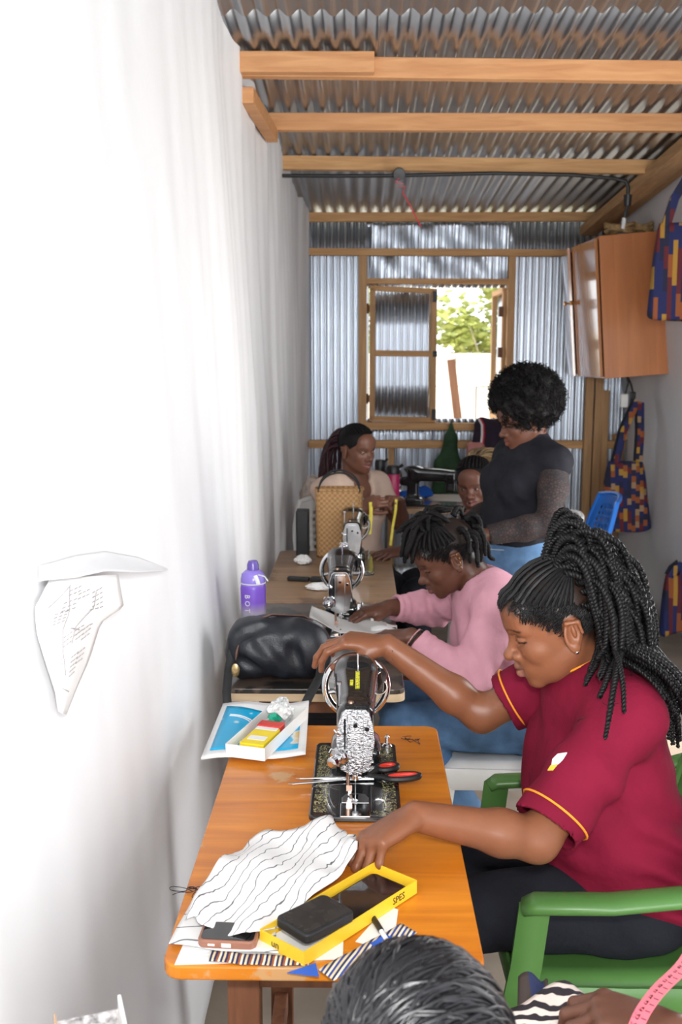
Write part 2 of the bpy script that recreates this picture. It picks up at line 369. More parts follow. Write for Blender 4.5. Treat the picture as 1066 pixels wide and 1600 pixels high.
b = MB(); b.beam((-.02, -.06, .93), (.08, -.06, .90), .04, .025, (0, 0, 1)); b.build('cleat', m_stick, stake, bevel=.004)
def leafmat(name, c):
    m, nt, bs = _nt(name); i = N(nt, 'ShaderNodeTexNoise'); i.inputs['Scale'].default_value = 3; nt.links.new(coords(nt), i.inputs[0])
    nt.links.new(ramp(nt, i.outputs[0], [(.3, sh(c, .6)), (.7, sh(c, 1.3))]), bs.inputs['Base Color']); bs.inputs['Roughness'].default_value = .5
    bs.inputs['Subsurface Weight'].default_value = 0; return m
def tree(x, y, h, rad, c, label, seed, n=3000):
    r = random.Random(seed); t = thing('tree', label, 'tree', (x, y, -.1), 0, 'trees beyond the yard wall')
    b = MB(); b.tube([(0, 0, 0), (.05, 0, h * .4), (-.04, .05, h * .75)], [.05, .04, .02], 8)
    for k in range(5):
        a = k * 1.3; b.tube([(0, 0, h * .4), (rad * .5 * cos(a), rad * .5 * sin(a), h * .7)], [.02, .008], 6)
    b.build('trunk', M('bark', (.34, .30, .2), .9, var=.3), t, smooth=True)
    b = MB(); clumps = [(r.gauss(0, rad * .5), r.gauss(0, rad * .45), h * .36 + r.random() * h * .62, rad * r.uniform(.22, .46)) for _ in range(22)]
    for i in range(n):
        cx, cy, cz, cr = r.choice(clumps); d = np.array([r.gauss(0, 1), r.gauss(0, 1), r.gauss(0, .8)]); d /= np.linalg.norm(d)
        p = np.array([cx, cy, cz]) + d * cr * r.uniform(.5, 1); u, w, _ = orth(np.array([r.gauss(0, 1), r.gauss(0, 1), r.gauss(0, 1)])); s = r.uniform(.05, .10)
        b.add([p - u * s, p + w * s * .45, p + u * s, p - w * s * .45], [(0, 1, 2, 3)])
    o = b.build('foliage', leafmat('leaves_' + str(seed), c), t); o['kind'] = 'stuff'
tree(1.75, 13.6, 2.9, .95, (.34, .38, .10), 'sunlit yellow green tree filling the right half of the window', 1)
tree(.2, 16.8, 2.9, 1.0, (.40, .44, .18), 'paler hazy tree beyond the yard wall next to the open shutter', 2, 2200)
tree(4.6, 17, 3.6, 1.2, (.3, .36, .12), 'tall tree behind the right hand shutter edge', 3, 2000)

# ------------------------------------------------------------ wiring under the roof
m_cable = M('black_plastic', (.012, .012, .014), .4, var=.2)
m_red = M('red_wire_plastic', (.55, .03, .05), .45)
cw = thing('electrical_conduit', 'black electrical conduit with junction box and dangling red wire under the purlin', 'conduit', (.2, 5.56, 2.53))
b = MB(); b.tube([(-.62, 0, .002), (-.3, 0, 0), (0, -.005, .0), (.5, -.005, .01), (.9, -.01, 0), (1.12, -.005, -.018), (1.18, 0, -.03), (1.195, 0, -.06), (1.195, 0, -.12)], .010, 10); b.build('pipe', m_cable, cw, smooth=True)
b = MB(); b.lathe([(.0, -.022), (.030, -.020), (.034, 0), (.030, .02), (0, .022)], (0, -.02, .005), (0, 1, .2), 18, False); b.build('junction_box', m_cable, cw, smooth=True)
b = MB(); b.cyl((1.195, 0, -.10), (1.195, 0, -.155), .022, .018, 12); b.tube([(1.195, 0, -.15), (1.185, .0, -.20), (1.18, .01, -.25)], .009, 8); b.build('lamp_socket', m_cable, cw, smooth=True)
b = MB(); b.cyl((1.182, .005, -.215), (1.178, .01, -.27), .011, .010, 10); b.build('socket_tip', M('grey_plastic', (.5, .5, .5), .5), cw, smooth=True)
pts = [(.005, -.03, -.01), (-.02, -.045, -.04), (.025, -.04, -.05), (-.01, -.045, -.065), (.03, -.04, -.06), (.02, -.04, -.09)] + [(.02 + .10 * t, -.04 + .05 * t, -.09 - .17 * t + .006 * sin(t * 40)) for t in np.linspace(.1, 1, 14)]
b = MB(); b.tube(pts, .0035, 6); b.build('red_wire', m_red, cw, smooth=True)
# ------------------------------------------------------------ signed-distance modelling (smooth blends, surface nets)
def V3(*a): return np.array(a if len(a) == 3 else a[0], float)
class SDF:
    def __init__(s): s.p = []
    def cap(s, a, b, ra, rb=None, k=.01, op='u'):
        a = V3(a); b = V3(b); rb = ra if rb is None else rb
        s.p.append((op, k, 'c', (a, b, ra, rb), (a + b) / 2, np.linalg.norm(b - a) / 2 + max(ra, rb))); return s
    def ell(s, c, r, R=None, k=.01, op='u'):
        c = V3(c); r = V3(r); R = np.eye(3) if R is None else np.asarray(R)
        s.p.append((op, k, 'e', (c, r, R), c, r.max())); return s
    def box(s, c, h, rad=.005, R=None, k=.005, op='u'):
        c = V3(c); h = V3(h); R = np.eye(3) if R is None else np.asarray(R)
        s.p.append((op, k, 'b', (c, h - rad, rad, R), c, np.linalg.norm(h))); return s
    def cut(s, p0, n, k=.003):
        """keep the side the normal points away from"""
        n = V3(n); n = n / np.linalg.norm(n); s.p.append(('i', k, 'h', (V3(p0), n), None, None)); return s
    def cutlocal(s, p0, n, c, r, k=.003):
        """half-space cut only inside a ball"""
        n = V3(n); n = n / np.linalg.norm(n); s.p.append(('s', k, 'hb', (V3(p0), n, V3(c), r), V3(c), r)); return s
    def chain(s, pts, rs, k=.01):
        for i in range(len(pts) - 1): s.cap(pts[i], pts[i + 1], rs[i], rs[i + 1], k)
        return s
    def copy(s): t = SDF(); t.p = list(s.p); return t
    @staticmethod
    def prim(t, d, P):
        if t == 'c':
            a, b, ra, rb = d; ab = (b - a).astype(np.float32); pa = P - a.astype(np.float32); L = max(float(ab @ ab), 1e-12)
            h = np.clip(pa @ ab / np.float32(L), 0, 1)
            q = pa - h[:, None] * ab
            return np.sqrt((q * q).sum(1)) - (ra + (rb - ra) * h).astype(np.float32)
        if t == 'e':
            c, r, R = d; q = (P - c.astype(np.float32)) @ R.astype(np.float32); r = r.astype(np.float32)
            k0 = np.sqrt(((q / r) ** 2).sum(1)); k1 = np.sqrt(((q / (r * r)) ** 2).sum(1)) + 1e-9
            return k0 * (k0 - 1) / k1
        if t == 'b':
            c, h, rad, R = d; q = np.abs((P - c.astype(np.float32)) @ R.astype(np.float32)) - h.astype(np.float32)
            return np.sqrt((np.maximum(q, 0) ** 2).sum(1)) + np.minimum(q.max(1), 0) - np.float32(rad)
        if t == 'h':
            p0, n = d; return (P - p0.astype(np.float32)) @ n.astype(np.float32)
        if t == 'hb':
            p0, n, c, r = d; q = P - c.astype(np.float32)
            return np.maximum(-((P - p0.astype(np.float32)) @ n.astype(np.float32)), np.sqrt((q * q).sum(1)) - np.float32(r))
    def ev(s, P, bc=None, br=0):
        D = np.full(len(P), 1.0, np.float32)
        for op, k, t, d, c, r in s.p:
            if bc is not None and c is not None and np.linalg.norm(c - bc) - r > br + k + .004: continue
            q = s.prim(t, d, P)
            if op == 'u':
                h = np.clip(.5 + .5 * (q - D) / k, 0, 1); D = q + (D - q) * h - k * h * (1 - h)
            else:
                q2 = q if op == 'i' else -q
                h = np.clip(.5 - .5 * (q2 - D) / k, 0, 1); D = q2 + (D - q2) * h + k * h * (1 - h)
        return D
    def bounds(s, pad=.012):
        lo = np.min([c - r for op, k, t, d, c, r in s.p if op == 'u'], 0) - pad; hi = np.max([c + r for op, k, t, d, c, r in s.p if op == 'u'], 0) + pad
        return lo, hi
    def mesh(s, vox, lo=None, hi=None, disp=None):
        if lo is None: lo, hi = s.bounds()
        lo = V3(lo); hi = V3(hi); B = 12
        nb = np.maximum(1, np.ceil((hi - lo) / (vox * B))).astype(int); n = nb * B
        D = np.empty(tuple(n), np.float32)
        bi = np.stack(np.meshgrid(*[np.arange(k) for k in nb], indexing='ij'), -1).reshape(-1, 3)
        cen = lo + (bi * B + B / 2 - .5) * vox; br = vox * B * .87
        dc = s.ev(cen.astype(np.float32))
        loc = np.stack(np.meshgrid(*[np.arange(B)] * 3, indexing='ij'), -1).reshape(-1, 3).astype(np.float32) * np.float32(vox)
        for (i, j, k), c, d in zip(bi, cen, dc):
            sl = (slice(i * B, i * B + B), slice(j * B, j * B + B), slice(k * B, k * B + B))
            if abs(d) > br * 1.25 + .012: D[sl] = d; continue
            P = loc + (lo + np.array([i, j, k]) * B * vox).astype(np.float32)
            q = s.ev(P, c, br)
            if disp is not None: q = q + disp(P)
            D[sl] = q.reshape(B, B, B)
        S = D < 0
        x = S[:-1, :-1, :-1]; al = x.copy(); an = x.copy()
        offs = [(a, b, c) for a in (0, 1) for b in (0, 1) for c in (0, 1)]
        for a, b, c in offs[1:]:
            q = S[a:n[0] - 1 + a, b:n[1] - 1 + b, c:n[2] - 1 + c]; al &= q; an |= q
        act = np.argwhere(an & ~al)
        idx = np.full(tuple(n - 1), -1, np.int32); idx[act[:, 0], act[:, 1], act[:, 2]] = np.arange(len(act))
        cv = np.stack([D[act[:, 0] + a, act[:, 1] + b, act[:, 2] + c] for a, b, c in offs], 1)
        pos = np.zeros((len(act), 3)); cnt = np.zeros(len(act)); of = np.array(offs, float)
        for i in range(8):
            for j in range(i + 1, 8):
                if np.abs(of[i] - of[j]).sum() != 1: continue
                m = (cv[:, i] < 0) != (cv[:, j] < 0); t = cv[:, i] / (cv[:, i] - cv[:, j] + 1e-20)
                pos += np.where(m[:, None], of[i] + t[:, None] * (of[j] - of[i]), 0); cnt += m
        V = lo + (act + pos / np.maximum(cnt, 1)[:, None]) * vox
        Q = []
        for ax in range(3):
            o1, o2 = [(1, 2), (2, 0), (0, 1)][ax]
            sa = [slice(1, -1)] * 3; sa[ax] = slice(0, -1); sb = [slice(1, -1)] * 3; sb[ax] = slice(1, None)
            A = S[tuple(sa)]; Bq = S[tuple(sb)]; e = np.argwhere(A != Bq)
            if not len(e): continue
            g = e.copy(); g[:, o1] += 1; g[:, o2] += 1
            flip = A[e[:, 0], e[:, 1], e[:, 2]]
            def at(d1, d2):
                q = g.copy(); q[:, o1] += d1; q[:, o2] += d2; return idx[q[:, 0], q[:, 1], q[:, 2]]
            f = np.stack([at(-1, -1), at(0, -1), at(0, 0), at(-1, 0)], 1)
            f = np.where(flip[:, None], f, f[:, ::-1]); Q.append(f)
        Fq = np.concatenate(Q) if Q else np.zeros((0, 4), int)
        Fq = Fq[(Fq >= 0).all(1)]
        return V, Fq
def np_object(name, V, Fq, mat, parent=None, origin=None, colors=None, smooth=True):
    me = bpy.data.meshes.new(name)
    used = np.unique(Fq); rm = np.full(len(V), -1); rm[used] = np.arange(len(used)); V = V[used]; Fq = rm[Fq]
    W = V if origin is None else V - V3(origin)
    me.vertices.add(len(W)); me.vertices.foreach_set('co', W.astype(np.float32).ravel())
    me.loops.add(len(Fq) * 4); me.loops.foreach_set('vertex_index', Fq.astype(np.int32).ravel())
    me.polygons.add(len(Fq)); me.polygons.foreach_set('loop_start', np.arange(0, len(Fq) * 4, 4, dtype=np.int32))
    try: me.polygons.foreach_set('loop_total', np.full(len(Fq), 4, np.int32))
    except Exception: pass
    me.polygons.foreach_set('use_smooth', np.ones(len(Fq), bool) if smooth else np.zeros(len(Fq), bool))
    me.update(calc_edges=True)
    if colors is not None:
        a = me.color_attributes.new('Col', 'FLOAT_COLOR', 'POINT'); c = np.ones((len(V), 4), np.float32); c[:, :3] = colors(V); a.data.foreach_set('color', c.ravel())
    me.materials.append(mat)
    o = bpy.data.objects.new(name, me); link(o, parent)
    if origin is not None and parent is None: o.location = origin
    return o
def sdf_object(name, s, vox, mat, parent=None, origin=None, fine=(), colors=None, disp=None):
    """fine: list of (lo, hi, voxel) boxes meshed more finely, still one mesh"""
    V, Fq = s.mesh(vox, disp=disp)
    if fine:
        fc = V[Fq].mean(1); keep = np.ones(len(Fq), bool)
        for lo, hi, vx in fine: keep &= ~((fc > V3(lo) + vox * .6) & (fc < V3(hi) - vox * .6)).all(1)
        Vs = [V]; Fs = [Fq[keep]]; n = len(V)
        for i, (lo, hi, vx) in enumerate(fine):
            v2, f2 = s.mesh(vx, lo, hi, disp)
            Vs.append(v2); Fs.append(f2 + n); n += len(v2)
        V = np.concatenate(Vs); Fq = np.concatenate(Fs)
    return np_object(name, V, Fq, mat, parent, origin, colors)
def rotm(rx=0, ry=0, rz=0): return np.array(Euler((RD(rx), RD(ry), RD(rz))).to_matrix())
# ------------------------------------------------------------ sewing tables
m_leg = WOOD('red_brown_timber', (.16, .06, .03), (.27, .11, .05), 'Z', 5, .55)
def sewing_table(label, x0, x1, y0, y1, mt, edge=None, rim=None, group='sewing tables'):
    cx, cy = (x0 + x1) / 2, (y0 + y1) / 2
    t = thing('sewing_table', label, 'table', (cx, cy, 0), 0, group)
    w, d = x1 - x0, y1 - y0
    b = MB(); b.prism(rrect(w, d, .028, 5), .728, .75); b.build('tabletop', mt, t, bevel=.003)
    if rim:
        b = MB(); b.prism(rrect(w + .003, d + .003, .029, 5), .716, .7365); b.build('edge_band', rim, t)
    for sx in (-1, 1):
        for sy in (-1, 1):
            b = MB(); b.box((sx * (w / 2 - .105), sy * (d / 2 - .12), .36), (.05, .045, .72)); b.build('leg', m_leg, t, bevel=.004)
        b = MB(); b.box((sx * (w / 2 - .105), 0, .680), (.022, d - .26, .07)); b.build('apron', m_leg, t, bevel=.003)
        b = MB(); b.box((sx * (w / 2 - .105), 0, .14), (.03, d - .2, .045)); b.build('stretcher', m_leg, t, bevel=.003)
    for sy in (-1, 1):
        b = MB(); b.box((0, sy * (d / 2 - .12), .680), (w - .23, .022, .07)); b.build('apron', m_leg, t, bevel=.003)
    b = MB(); b.box((0, -.02, .15), (.22, .30, .012)); b.cyl((-.135, -.02, .15), (.135, -.02, .15), .008, seg=10); b.build('treadle', m_blk, t, bevel=.003)
    return t
m_top1 = WOOD('varnished_orange_plywood', (.48, .125, .006), (.78, .27, .018), 'X', 3.2, .36, .3, wear=(.60, .33, .14), wearamt=.635)
m_top2 = WOOD('dark_laminate', (.055, .04, .033), (.14, .10, .08), 'X', 3, .3, .3, wear=(.02, .018, .016), wearamt=.55)
m_top3 = WOOD('dull_brown_plywood', (.21, .115, .055), (.34, .205, .11), 'X', 3, .45, .1, wear=(.16, .09, .05), wearamt=.60)
sewing_table('worn orange varnished sewing table in front with white cloth and phones on it', -.281, .181, 1.335, 2.295, m_top1)
sewing_table('dark topped sewing table under the black handbag', -.352, .118, 2.556, 3.478, m_top2, rim=WOOD('light_edge_wood', (.55, .38, .22), (.75, .58, .38), 'X', 4, .5))
sewing_table('brown plywood sewing table at the back holding the woven basket', -.352, .135, 3.495, 4.45, m_top3)
bt = thing('work_table', 'low cluttered wooden table against the corrugated back wall', 'table', (.50, 6.0, 0))
b = MB(); b.prism(rrect(.95, .62, .02), .722, .75); b.build('tabletop', m_top3, bt, bevel=.003)
for sx in (-1, 1):
    for sy in (-1, 1):
        b = MB(); b.box((sx * .42, sy * .26, .361), (.05, .05, .722)); b.build('leg', m_leg, bt, bevel=.003)

# ------------------------------------------------------------ sewing machines
m_enamel = M('black_enamel', (.010, .010, .011), .16, 0, var=.2, spec=.6, coat=.6)
m_enamel_matt = M('black_enamel_matt', (.022, .02, .019), .42, 0, var=.3, spec=.5)
m_chrome = M('bright_chrome', (.78, .79, .80), .10, 1, var=.05)
m_steel = M('brushed_steel', (.55, .55, .56), .28, 1, var=.12, vs=30)
m_gold = M('gold_print', (.50, .42, .12), .5, 0, var=.3, vs=60)
m_rubber = M('black_rubber', (.015, .015, .016), .5, var=.2)
def engraved():
    m, nt, bs = _nt('engraved_silver'); v = coords(nt, (1, 1, 1))
    vo = N(nt, 'ShaderNodeTexVoronoi', feature='SMOOTH_F1'); vo.inputs['Scale'].default_value = 260; nt.links.new(v, vo.inputs['Vector'])
    w = N(nt, 'ShaderNodeTexWave', wave_type='RINGS'); w.inputs['Scale'].default_value = 170; w.inputs['Distortion'].default_value = 9; nt.links.new(v, w.inputs['Vector'])
    mx = N(nt, 'ShaderNodeMath', operation='MULTIPLY'); nt.links.new(vo.outputs['Distance'], mx.inputs[0]); nt.links.new(w.outputs[0], mx.inputs[1])
    nt.links.new(ramp(nt, mx.outputs[0], [(.02, (.10, .095, .095)), (.12, (.30, .30, .31)), (.4, (.50, .50, .52))]), bs.inputs['Base Color'])
    bs.inputs['Metallic'].default_value = .9; bs.inputs['Roughness'].default_value = .3; bump(nt, bs, mx.outputs[0], .5, .0015); return m
m_engr = engraved()
def scroll():
    m, nt, bs = _nt('gold_scrollwork'); v = coords(nt)
    n = N(nt, 'ShaderNodeTexNoise'); n.inputs['Scale'].default_value = 70; n.inputs['Detail'].default_value = 3; n.inputs['Distortion'].default_value = 2.2; nt.links.new(v, n.inputs[0])
    nt.links.new(ramp(nt, n.outputs[0], [(.50, (.01, .01, .011)), (.535, (.36, .33, .13)), (.56, (.5, .46, .22)), (.60, (.01, .01, .011))]), bs.inputs['Base Color'])
    bs.inputs['Roughness'].default_value = .25; bs.inputs['Coat Weight'].default_value = .4; return m
m_scroll = scroll()
def machine_casting():
    s = SDF()
    s.box((0, -.093, .137), (.030, .030, .060), .012, k=.004)              # head
    s.box((0, -.085, .17), (.034, .035, .03), .02, k=.015)
    for i in range(14):                                                     # arm, widening to the back
        t = i / 13; s.box((0, -.06 + .17 * t, .172 + .006 * t), (.030 + .011 * t, .03, .030 + .004 * t), .02, k=.012)
    s.box((0, .125, .11), (.036, .034, .105), .02, k=.02)                  # pillar
    s.box((0, .115, .022), (.052, .052, .020), .012, k=.03)
    s.cap((0, .15, .135), (0, .182, .135), .030, .026, k=.01)              # wheel bearing
    s.ell((0, .13, .205), (.04, .05, .02), k=.02)
    return s.mesh(.003)
CAST = machine_casting()
def sewing_machine(label, loc, plate, txt, group='black treadle sewing machines'):
    t = thing('sewing_machine', label, 'sewing machine', loc, 0, group)
    b = MB(); b.prism(rrect(.174, .37, .014, 4), 0, .011); bed = b.build('bed', m_enamel, t, bevel=.003)
    for x in (-.066, .066):
        b = MB(); b.prism(rrect(.026, .33, .006, 3, x, 0), .0112, .0118); b.build('gold_scrollwork', m_scroll, bed)
    b = MB(); b.prism(rrect(.05, .02, .005, 3, .035, -.168), .0112, .0118); b.build('gold_scrollwork', m_scroll, bed)
    arm = np_object('arm', CAST[0], CAST[1], m_enamel, t)
    for sx in (-1, 1):
        b = MB(); b.tube([(sx * (.0305 + .011 * q), -.05 + .17 * q, .187 + .006 * q) for q in np.linspace(0, 1, 8)], .0022, 6); b.build('gold_line', m_gold, arm, smooth=True)
    # face plate
    fp = [(-.028, .078), (-.016, .072), (.016, .072), (.028, .078), (.032, .10), (.037, .135), (.034, .165), (.026, .192), (.018, .198), (-.018, .198), (-.026, .192), (-.034, .165), (-.037, .135), (-.032, .10)]
    b = MB(); b.prism(fp, -.1265, -.1225, lambda x, z, y: (x, y, z)); f = b.build('face_plate', plate, t, bevel=.0015)
    b = MB(); b.prism([(-.013, .070), (.013, .070), (.0155, .10), (.0155, .19), (-.0155, .19), (-.0155, .10)], -.131, -.1262, lambda x, z, y: (x, y, z)); b.build('centre_panel', plate, f, bevel=.0012)
    b = MB()
    for x, z in ((.0, .168), (.022, .160)): b.lathe([(.0001, -.002), (.0042, -.002), (.0042, .001), (.0028, .001)], (x, -.1305 if x == 0 else -.127, z), (0, -1, 0), 12); 
    b.build('screw_hole', m_enamel, f)
    b = MB(); b.box((-.020, -.1275, .15), (.004, .002, .06)); b.build('lever_slot', m_enamel, f)
    b = MB(); b.tube([(-.022, -.125, .150), (-.030, -.135, .152), (-.036, -.14, .158), (-.040, -.137, .162)], [.003, .0025, .002, .002], 8); b.build('take_up_lever', m_chrome, t, smooth=True)
    # needle and presser bars
    b = MB(); b.cyl((0, -.098, .075), (0, -.098, .052), .0042, seg=12); b.cyl((0, -.098, .056), (0, -.098, .047), .0062, seg=12); b.cyl((.004, -.098, .0515), (.011, -.098, .0515), .0025, seg=8); nb = b.build('needle_bar', m_chrome, t, smooth=True)
    b = MB(); b.cyl((0, -.098, .048), (0, -.098, .008), .0011, .0007, seg=8); b.build('needle', m_steel, nb, smooth=True)
    b = MB(); b.cyl((-.014, -.096, .076), (-.014, -.096, .030), .0036, seg=12); b.box((-.012, -.098, .031), (.011, .008, .012)); b.build('presser_bar', M('tarnished_steel', (.4, .26, .2), .35, 1), t, smooth=True)
    b = MB(); b.box((-.011, -.098, .0225), (.006, .006, .013)); b.tube([(-.010, -.098, .0185), (-.007, -.11, .0135), (-.001, -.121, .0135), (.002, -.126, .0175)], .0028, 8); b.box((-.001, -.104, .0128), (.013, .025, .002)); b.build('presser_foot', m_chrome, t, smooth=True)
    # plates
    b = MB(); b.prism([(-.026, -.128), (.026, -.128), (.026, -.105), (.018, -.088), (0, -.083), (-.018, -.088), (-.026, -.105)], .0112, .0135); b.build('needle_plate', m_steel, t, bevel=.0006)
    b = MB(); b.box((0, -.158, .0122), (.056, .056, .0025)); b.build('slide_plate', m_chrome, t, bevel=.0008)
    # tension unit
    b = MB(); b.lathe([(.004, 0), (.017, .0), (.019, .004), (.012, .007), (.018, .010), (.017, .014), (.009, .016), (.009, .024), (.011, .025), (.011, .033), (.006, .036), (.002, .036)], (-.026, -.120, .105), (-.55, -.8, -.15), 20); b.build('tension_dial', m_chrome, t, smooth=True)
    b = MB(); b.tube([(-.034, -.125, .115), (-.046, -.13, .122), (-.050, -.132, .115)], .0012, 6); b.build('check_spring', m_chrome, t, smooth=True)
    b = MB(); b.cyl((-.031, -.092, .19), (-.031, -.092, .238), .0018, seg=8); b.cyl((-.031, -.092, .236), (-.031, -.092, .241), .005, seg=10); b.build('thread_post', m_steel, t, smooth=True)
    b = MB(); b.cyl((-.009, -.100, .196), (-.009, -.100, .206), .0065, .005, seg=12); b.build('bar_screw', M('tarnished_steel'), t, smooth=True)
    b = MB(); b.cyl((.004, .06, .20), (.004, .06, .252), .0018, seg=8); b.build('spool_pin', m_chrome, t, smooth=True)
    # bobbin winder and stitch lever
    b = MB(); b.tube([(.03, .135, .175), (.048, .14, .19), (.052, .15, .165), (.046, .158, .145)], [.008, .009, .007, .006], 10); b.lathe([(.003, 0), (.017, 0), (.017, .006), (.003, .006)], (.05, .158, .172), (0, 1, 0), 20); wnd = b.build('bobbin_winder', m_enamel, t, smooth=True)
    b = MB(); b.torus((.05, .16, .148), (0, 1, 0), .017, .002, 20, 6); b.build('winder_ring', m_chrome, wnd, smooth=True)
    b = MB(); b.lathe([(.012, 0), (.009, .004), (.004, .006), (.004, .018), (.006, .020), (.003, .024)], (.068, .168, .011), (0, 0, 1), 14); b.build('thread_stud', m_chrome, t, smooth=True)
    # hand wheel
    b = MB(); b.torus((0, .205, .135), (0, 1, 0), .068, .0085, 48, 12); hw = b.build('hand_wheel', m_chrome, t, smooth=True)
    b = MB(); b.lathe([(.008, -.012), (.026, -.012), (.028, 0), (.022, .012), (.010, .016)], (0, .205, .135), (0, 1, 0), 24); b.build('hub', m_enamel, hw, smooth=True)
    for k in range(6):
        a = k * pi / 3 + .25; b = MB(); b.tube([(.022 * cos(a), .203, .135 + .022 * sin(a)), (.045 * cos(a), .199, .135 + .045 * sin(a)), (.066 * cos(a), .205, .135 + .066 * sin(a))], [.0065, .005, .006], 8); b.build('spoke', m_steel if k % 2 else m_enamel, hw, smooth=True)
    if txt:
        for s_, sz, x, y in ((txt[0], .0125, .004, .01), (txt[1], .010, -.008, -.005)):
            tz = [CAST[0][(abs(CAST[0][:, 0] - x) < .006) & (abs(CAST[0][:, 1] - q) < .006)][:, 2].max() for q in (-.045, .055)]
            text_part(s_, sz, M('yellow_print', (.72, .68, .05), .5), arm, frame((x, y, tz[0] + (tz[1] - tz[0]) * (y + .045) / .10 + .0009), (0, .10, tz[1] - tz[0]), (-1, 0, 0)), sx=.72)
    return t
m1 = sewing_machine('black sewing machine with engraved silver face plate and gold scrolls on the front table', (-.007, 1.975, .75), m_engr, ('THE PEOPLES REPUBLIC', 'MADE IN'))
m2 = sewing_machine('black sewing machine with plain mirror face plate on the dark middle table', (-.060, 3.20, .75), m_chrome, None)
m3 = sewing_machine('black sewing machine on the rear brown table just in front of the woven basket', (-.030, 4.12, .75), m_steel, None)

# ------------------------------------------------------------ plastic chairs
def plastic_chair(name, label, loc, rz, col, arms=True, group='moulded plastic chairs'):
    mt = M(name + '_plastic_' + str(round(col[1] * 100)), col, .34, 0, var=.04, spec=.5)
    t = thing(name, label, 'chair', loc, rz, group)
    def seat(u, v):
        x = (u - .5) * (.46 - .03 * v); y = -.215 + .43 * v
        e = max(abs(u - .5) * 2 - .82, 0) / .18; ef = max(.12 - v, 0) / .12
        return (x, y, .445 - .018 * sin(pi * min(1, max(0, u))) * sin(pi * min(1, v * .9 + .1)) - .045 * e ** 2 - .04 * ef ** 2)
    b = MB(); b.grid(seat, 25, 21); b.build('seat', mt, t, smooth=True, solid=.006)
    b = MB()
    for sx in (-1, 1): b.tube([(sx * .228, -.20, .405), (sx * .222, 0, .400), (sx * .215, .20, .395)], [.030, .028, .030], 10, flat=(.35, 1.15, (0, 0, 1)))
    b.tube([(-.22, -.205, .40), (0, -.21, .405), (.22, -.205, .40)], .026, 10, flat=(.35, 1, (0, 0, 1))); b.build('seat_rim', mt, t, smooth=True)
    # perforated backrest
    nu, nv = 23, 27
    def back(u, v):
        w = .42 + .04 * sin(pi * v) - .05 * max(0, v - .75) / .25
        x = (u - .5) * w; z = .43 + .43 * v + .02 * cos((u - .5) * pi) * v; y = .195 + .12 * v ** 1.1 + .05 * (1 - ((u - .5) * 2) ** 2) - .03
        return (x, y, z)
    b = MB(); vs = [back(i / (nu - 1), j / (nv - 1)) for i in range(nu) for j in range(nv)]; fs = []
    for i in range(nu - 1):
        for j in range(nv - 1):
            hole = 3 <= i <= nu - 5 and 5 <= j <= nv - 6 and (i + j) % 2 == 0 and i % 2 == 1
            if not hole: fs.append((i * nv + j, (i + 1) * nv + j, (i + 1) * nv + j + 1, i * nv + j + 1))
    b.add(vs, fs); b.build('backrest', mt, t, smooth=True, solid=.006, ang=0)
    b = MB(); pts = [back(0, q) for q in np.linspace(0, 1, 8)] + [back(u, 1) for u in np.linspace(.1, .9, 9)] + [back(1, q) for q in np.linspace(1, 0, 8)]
    b.tube(pts, .013, 8); b.build('back_rim', mt, t, smooth=True)
    for sx in (-1, 1):
        if arms:
            b = MB(); b.tube([(sx * .245, .26, .70), (sx * .262, .20, .672), (sx * .272, .10, .645), (sx * .274, -.05, .630), (sx * .268, -.185, .626), (sx * .262, -.205, .616)], [.024, .026, .029, .030, .030, .024], 12, flat=(1, .52, (0, 0, 1))); b.build('arm', mt, t, smooth=True, ang=0)
            b = MB(); b.tube([(sx * .266, -.185, .622), (sx * .266, -.198, .50), (sx * .262, -.215, .40), (sx * .268, -.275, 0)], [.030, .030, .030, .024], 10, flat=(.42, 1, (0, 1, 0))); b.build('leg', mt, t, smooth=True)
        else:
            b = MB(); b.tube([(sx * .215, -.19, .43), (sx * .225, -.205, .3), (sx * .24, -.225, 0)], [.036, .032, .024], 10, flat=(.5, 1, (0, 1, 0))); b.build('leg', mt, t, smooth=True)
        b = MB(); b.tube([(sx * .215, .19, .60), (sx * .22, .20, .43), (sx * .235, .25, .2), (sx * .245, .29, 0)], [.026, .034, .030, .024], 10, flat=(.5, 1, (0, 1, 0))); b.build('leg', mt, t, smooth=True)
    return t
plastic_chair('armchair', 'green plastic armchair with perforated back under the woman in maroon', (.505, 2.0, 0), RD(-90), (.075, .185, .045))
plastic_chair('plastic_chair', 'white plastic chair under the woman in the pink sweater', (.44, 3.02, 0), RD(-90), (.78, .78, .76), False)
plastic_chair('plastic_chair', 'white plastic chair under the smiling woman at the rear table', (.68, 4.68, 0), RD(-88), (.78, .78, .77), False)
plastic_chair('plastic_chair', 'white plastic chair under the woman in beige behind the basket', (-.035, 5.0, 0), RD(20), (.78, .78, .78), False)
plastic_chair('plastic_chair', 'bright blue plastic chair behind the standing woman', (1.02, 5.35, 0), RD(-90), (.03, .20, .72), False)

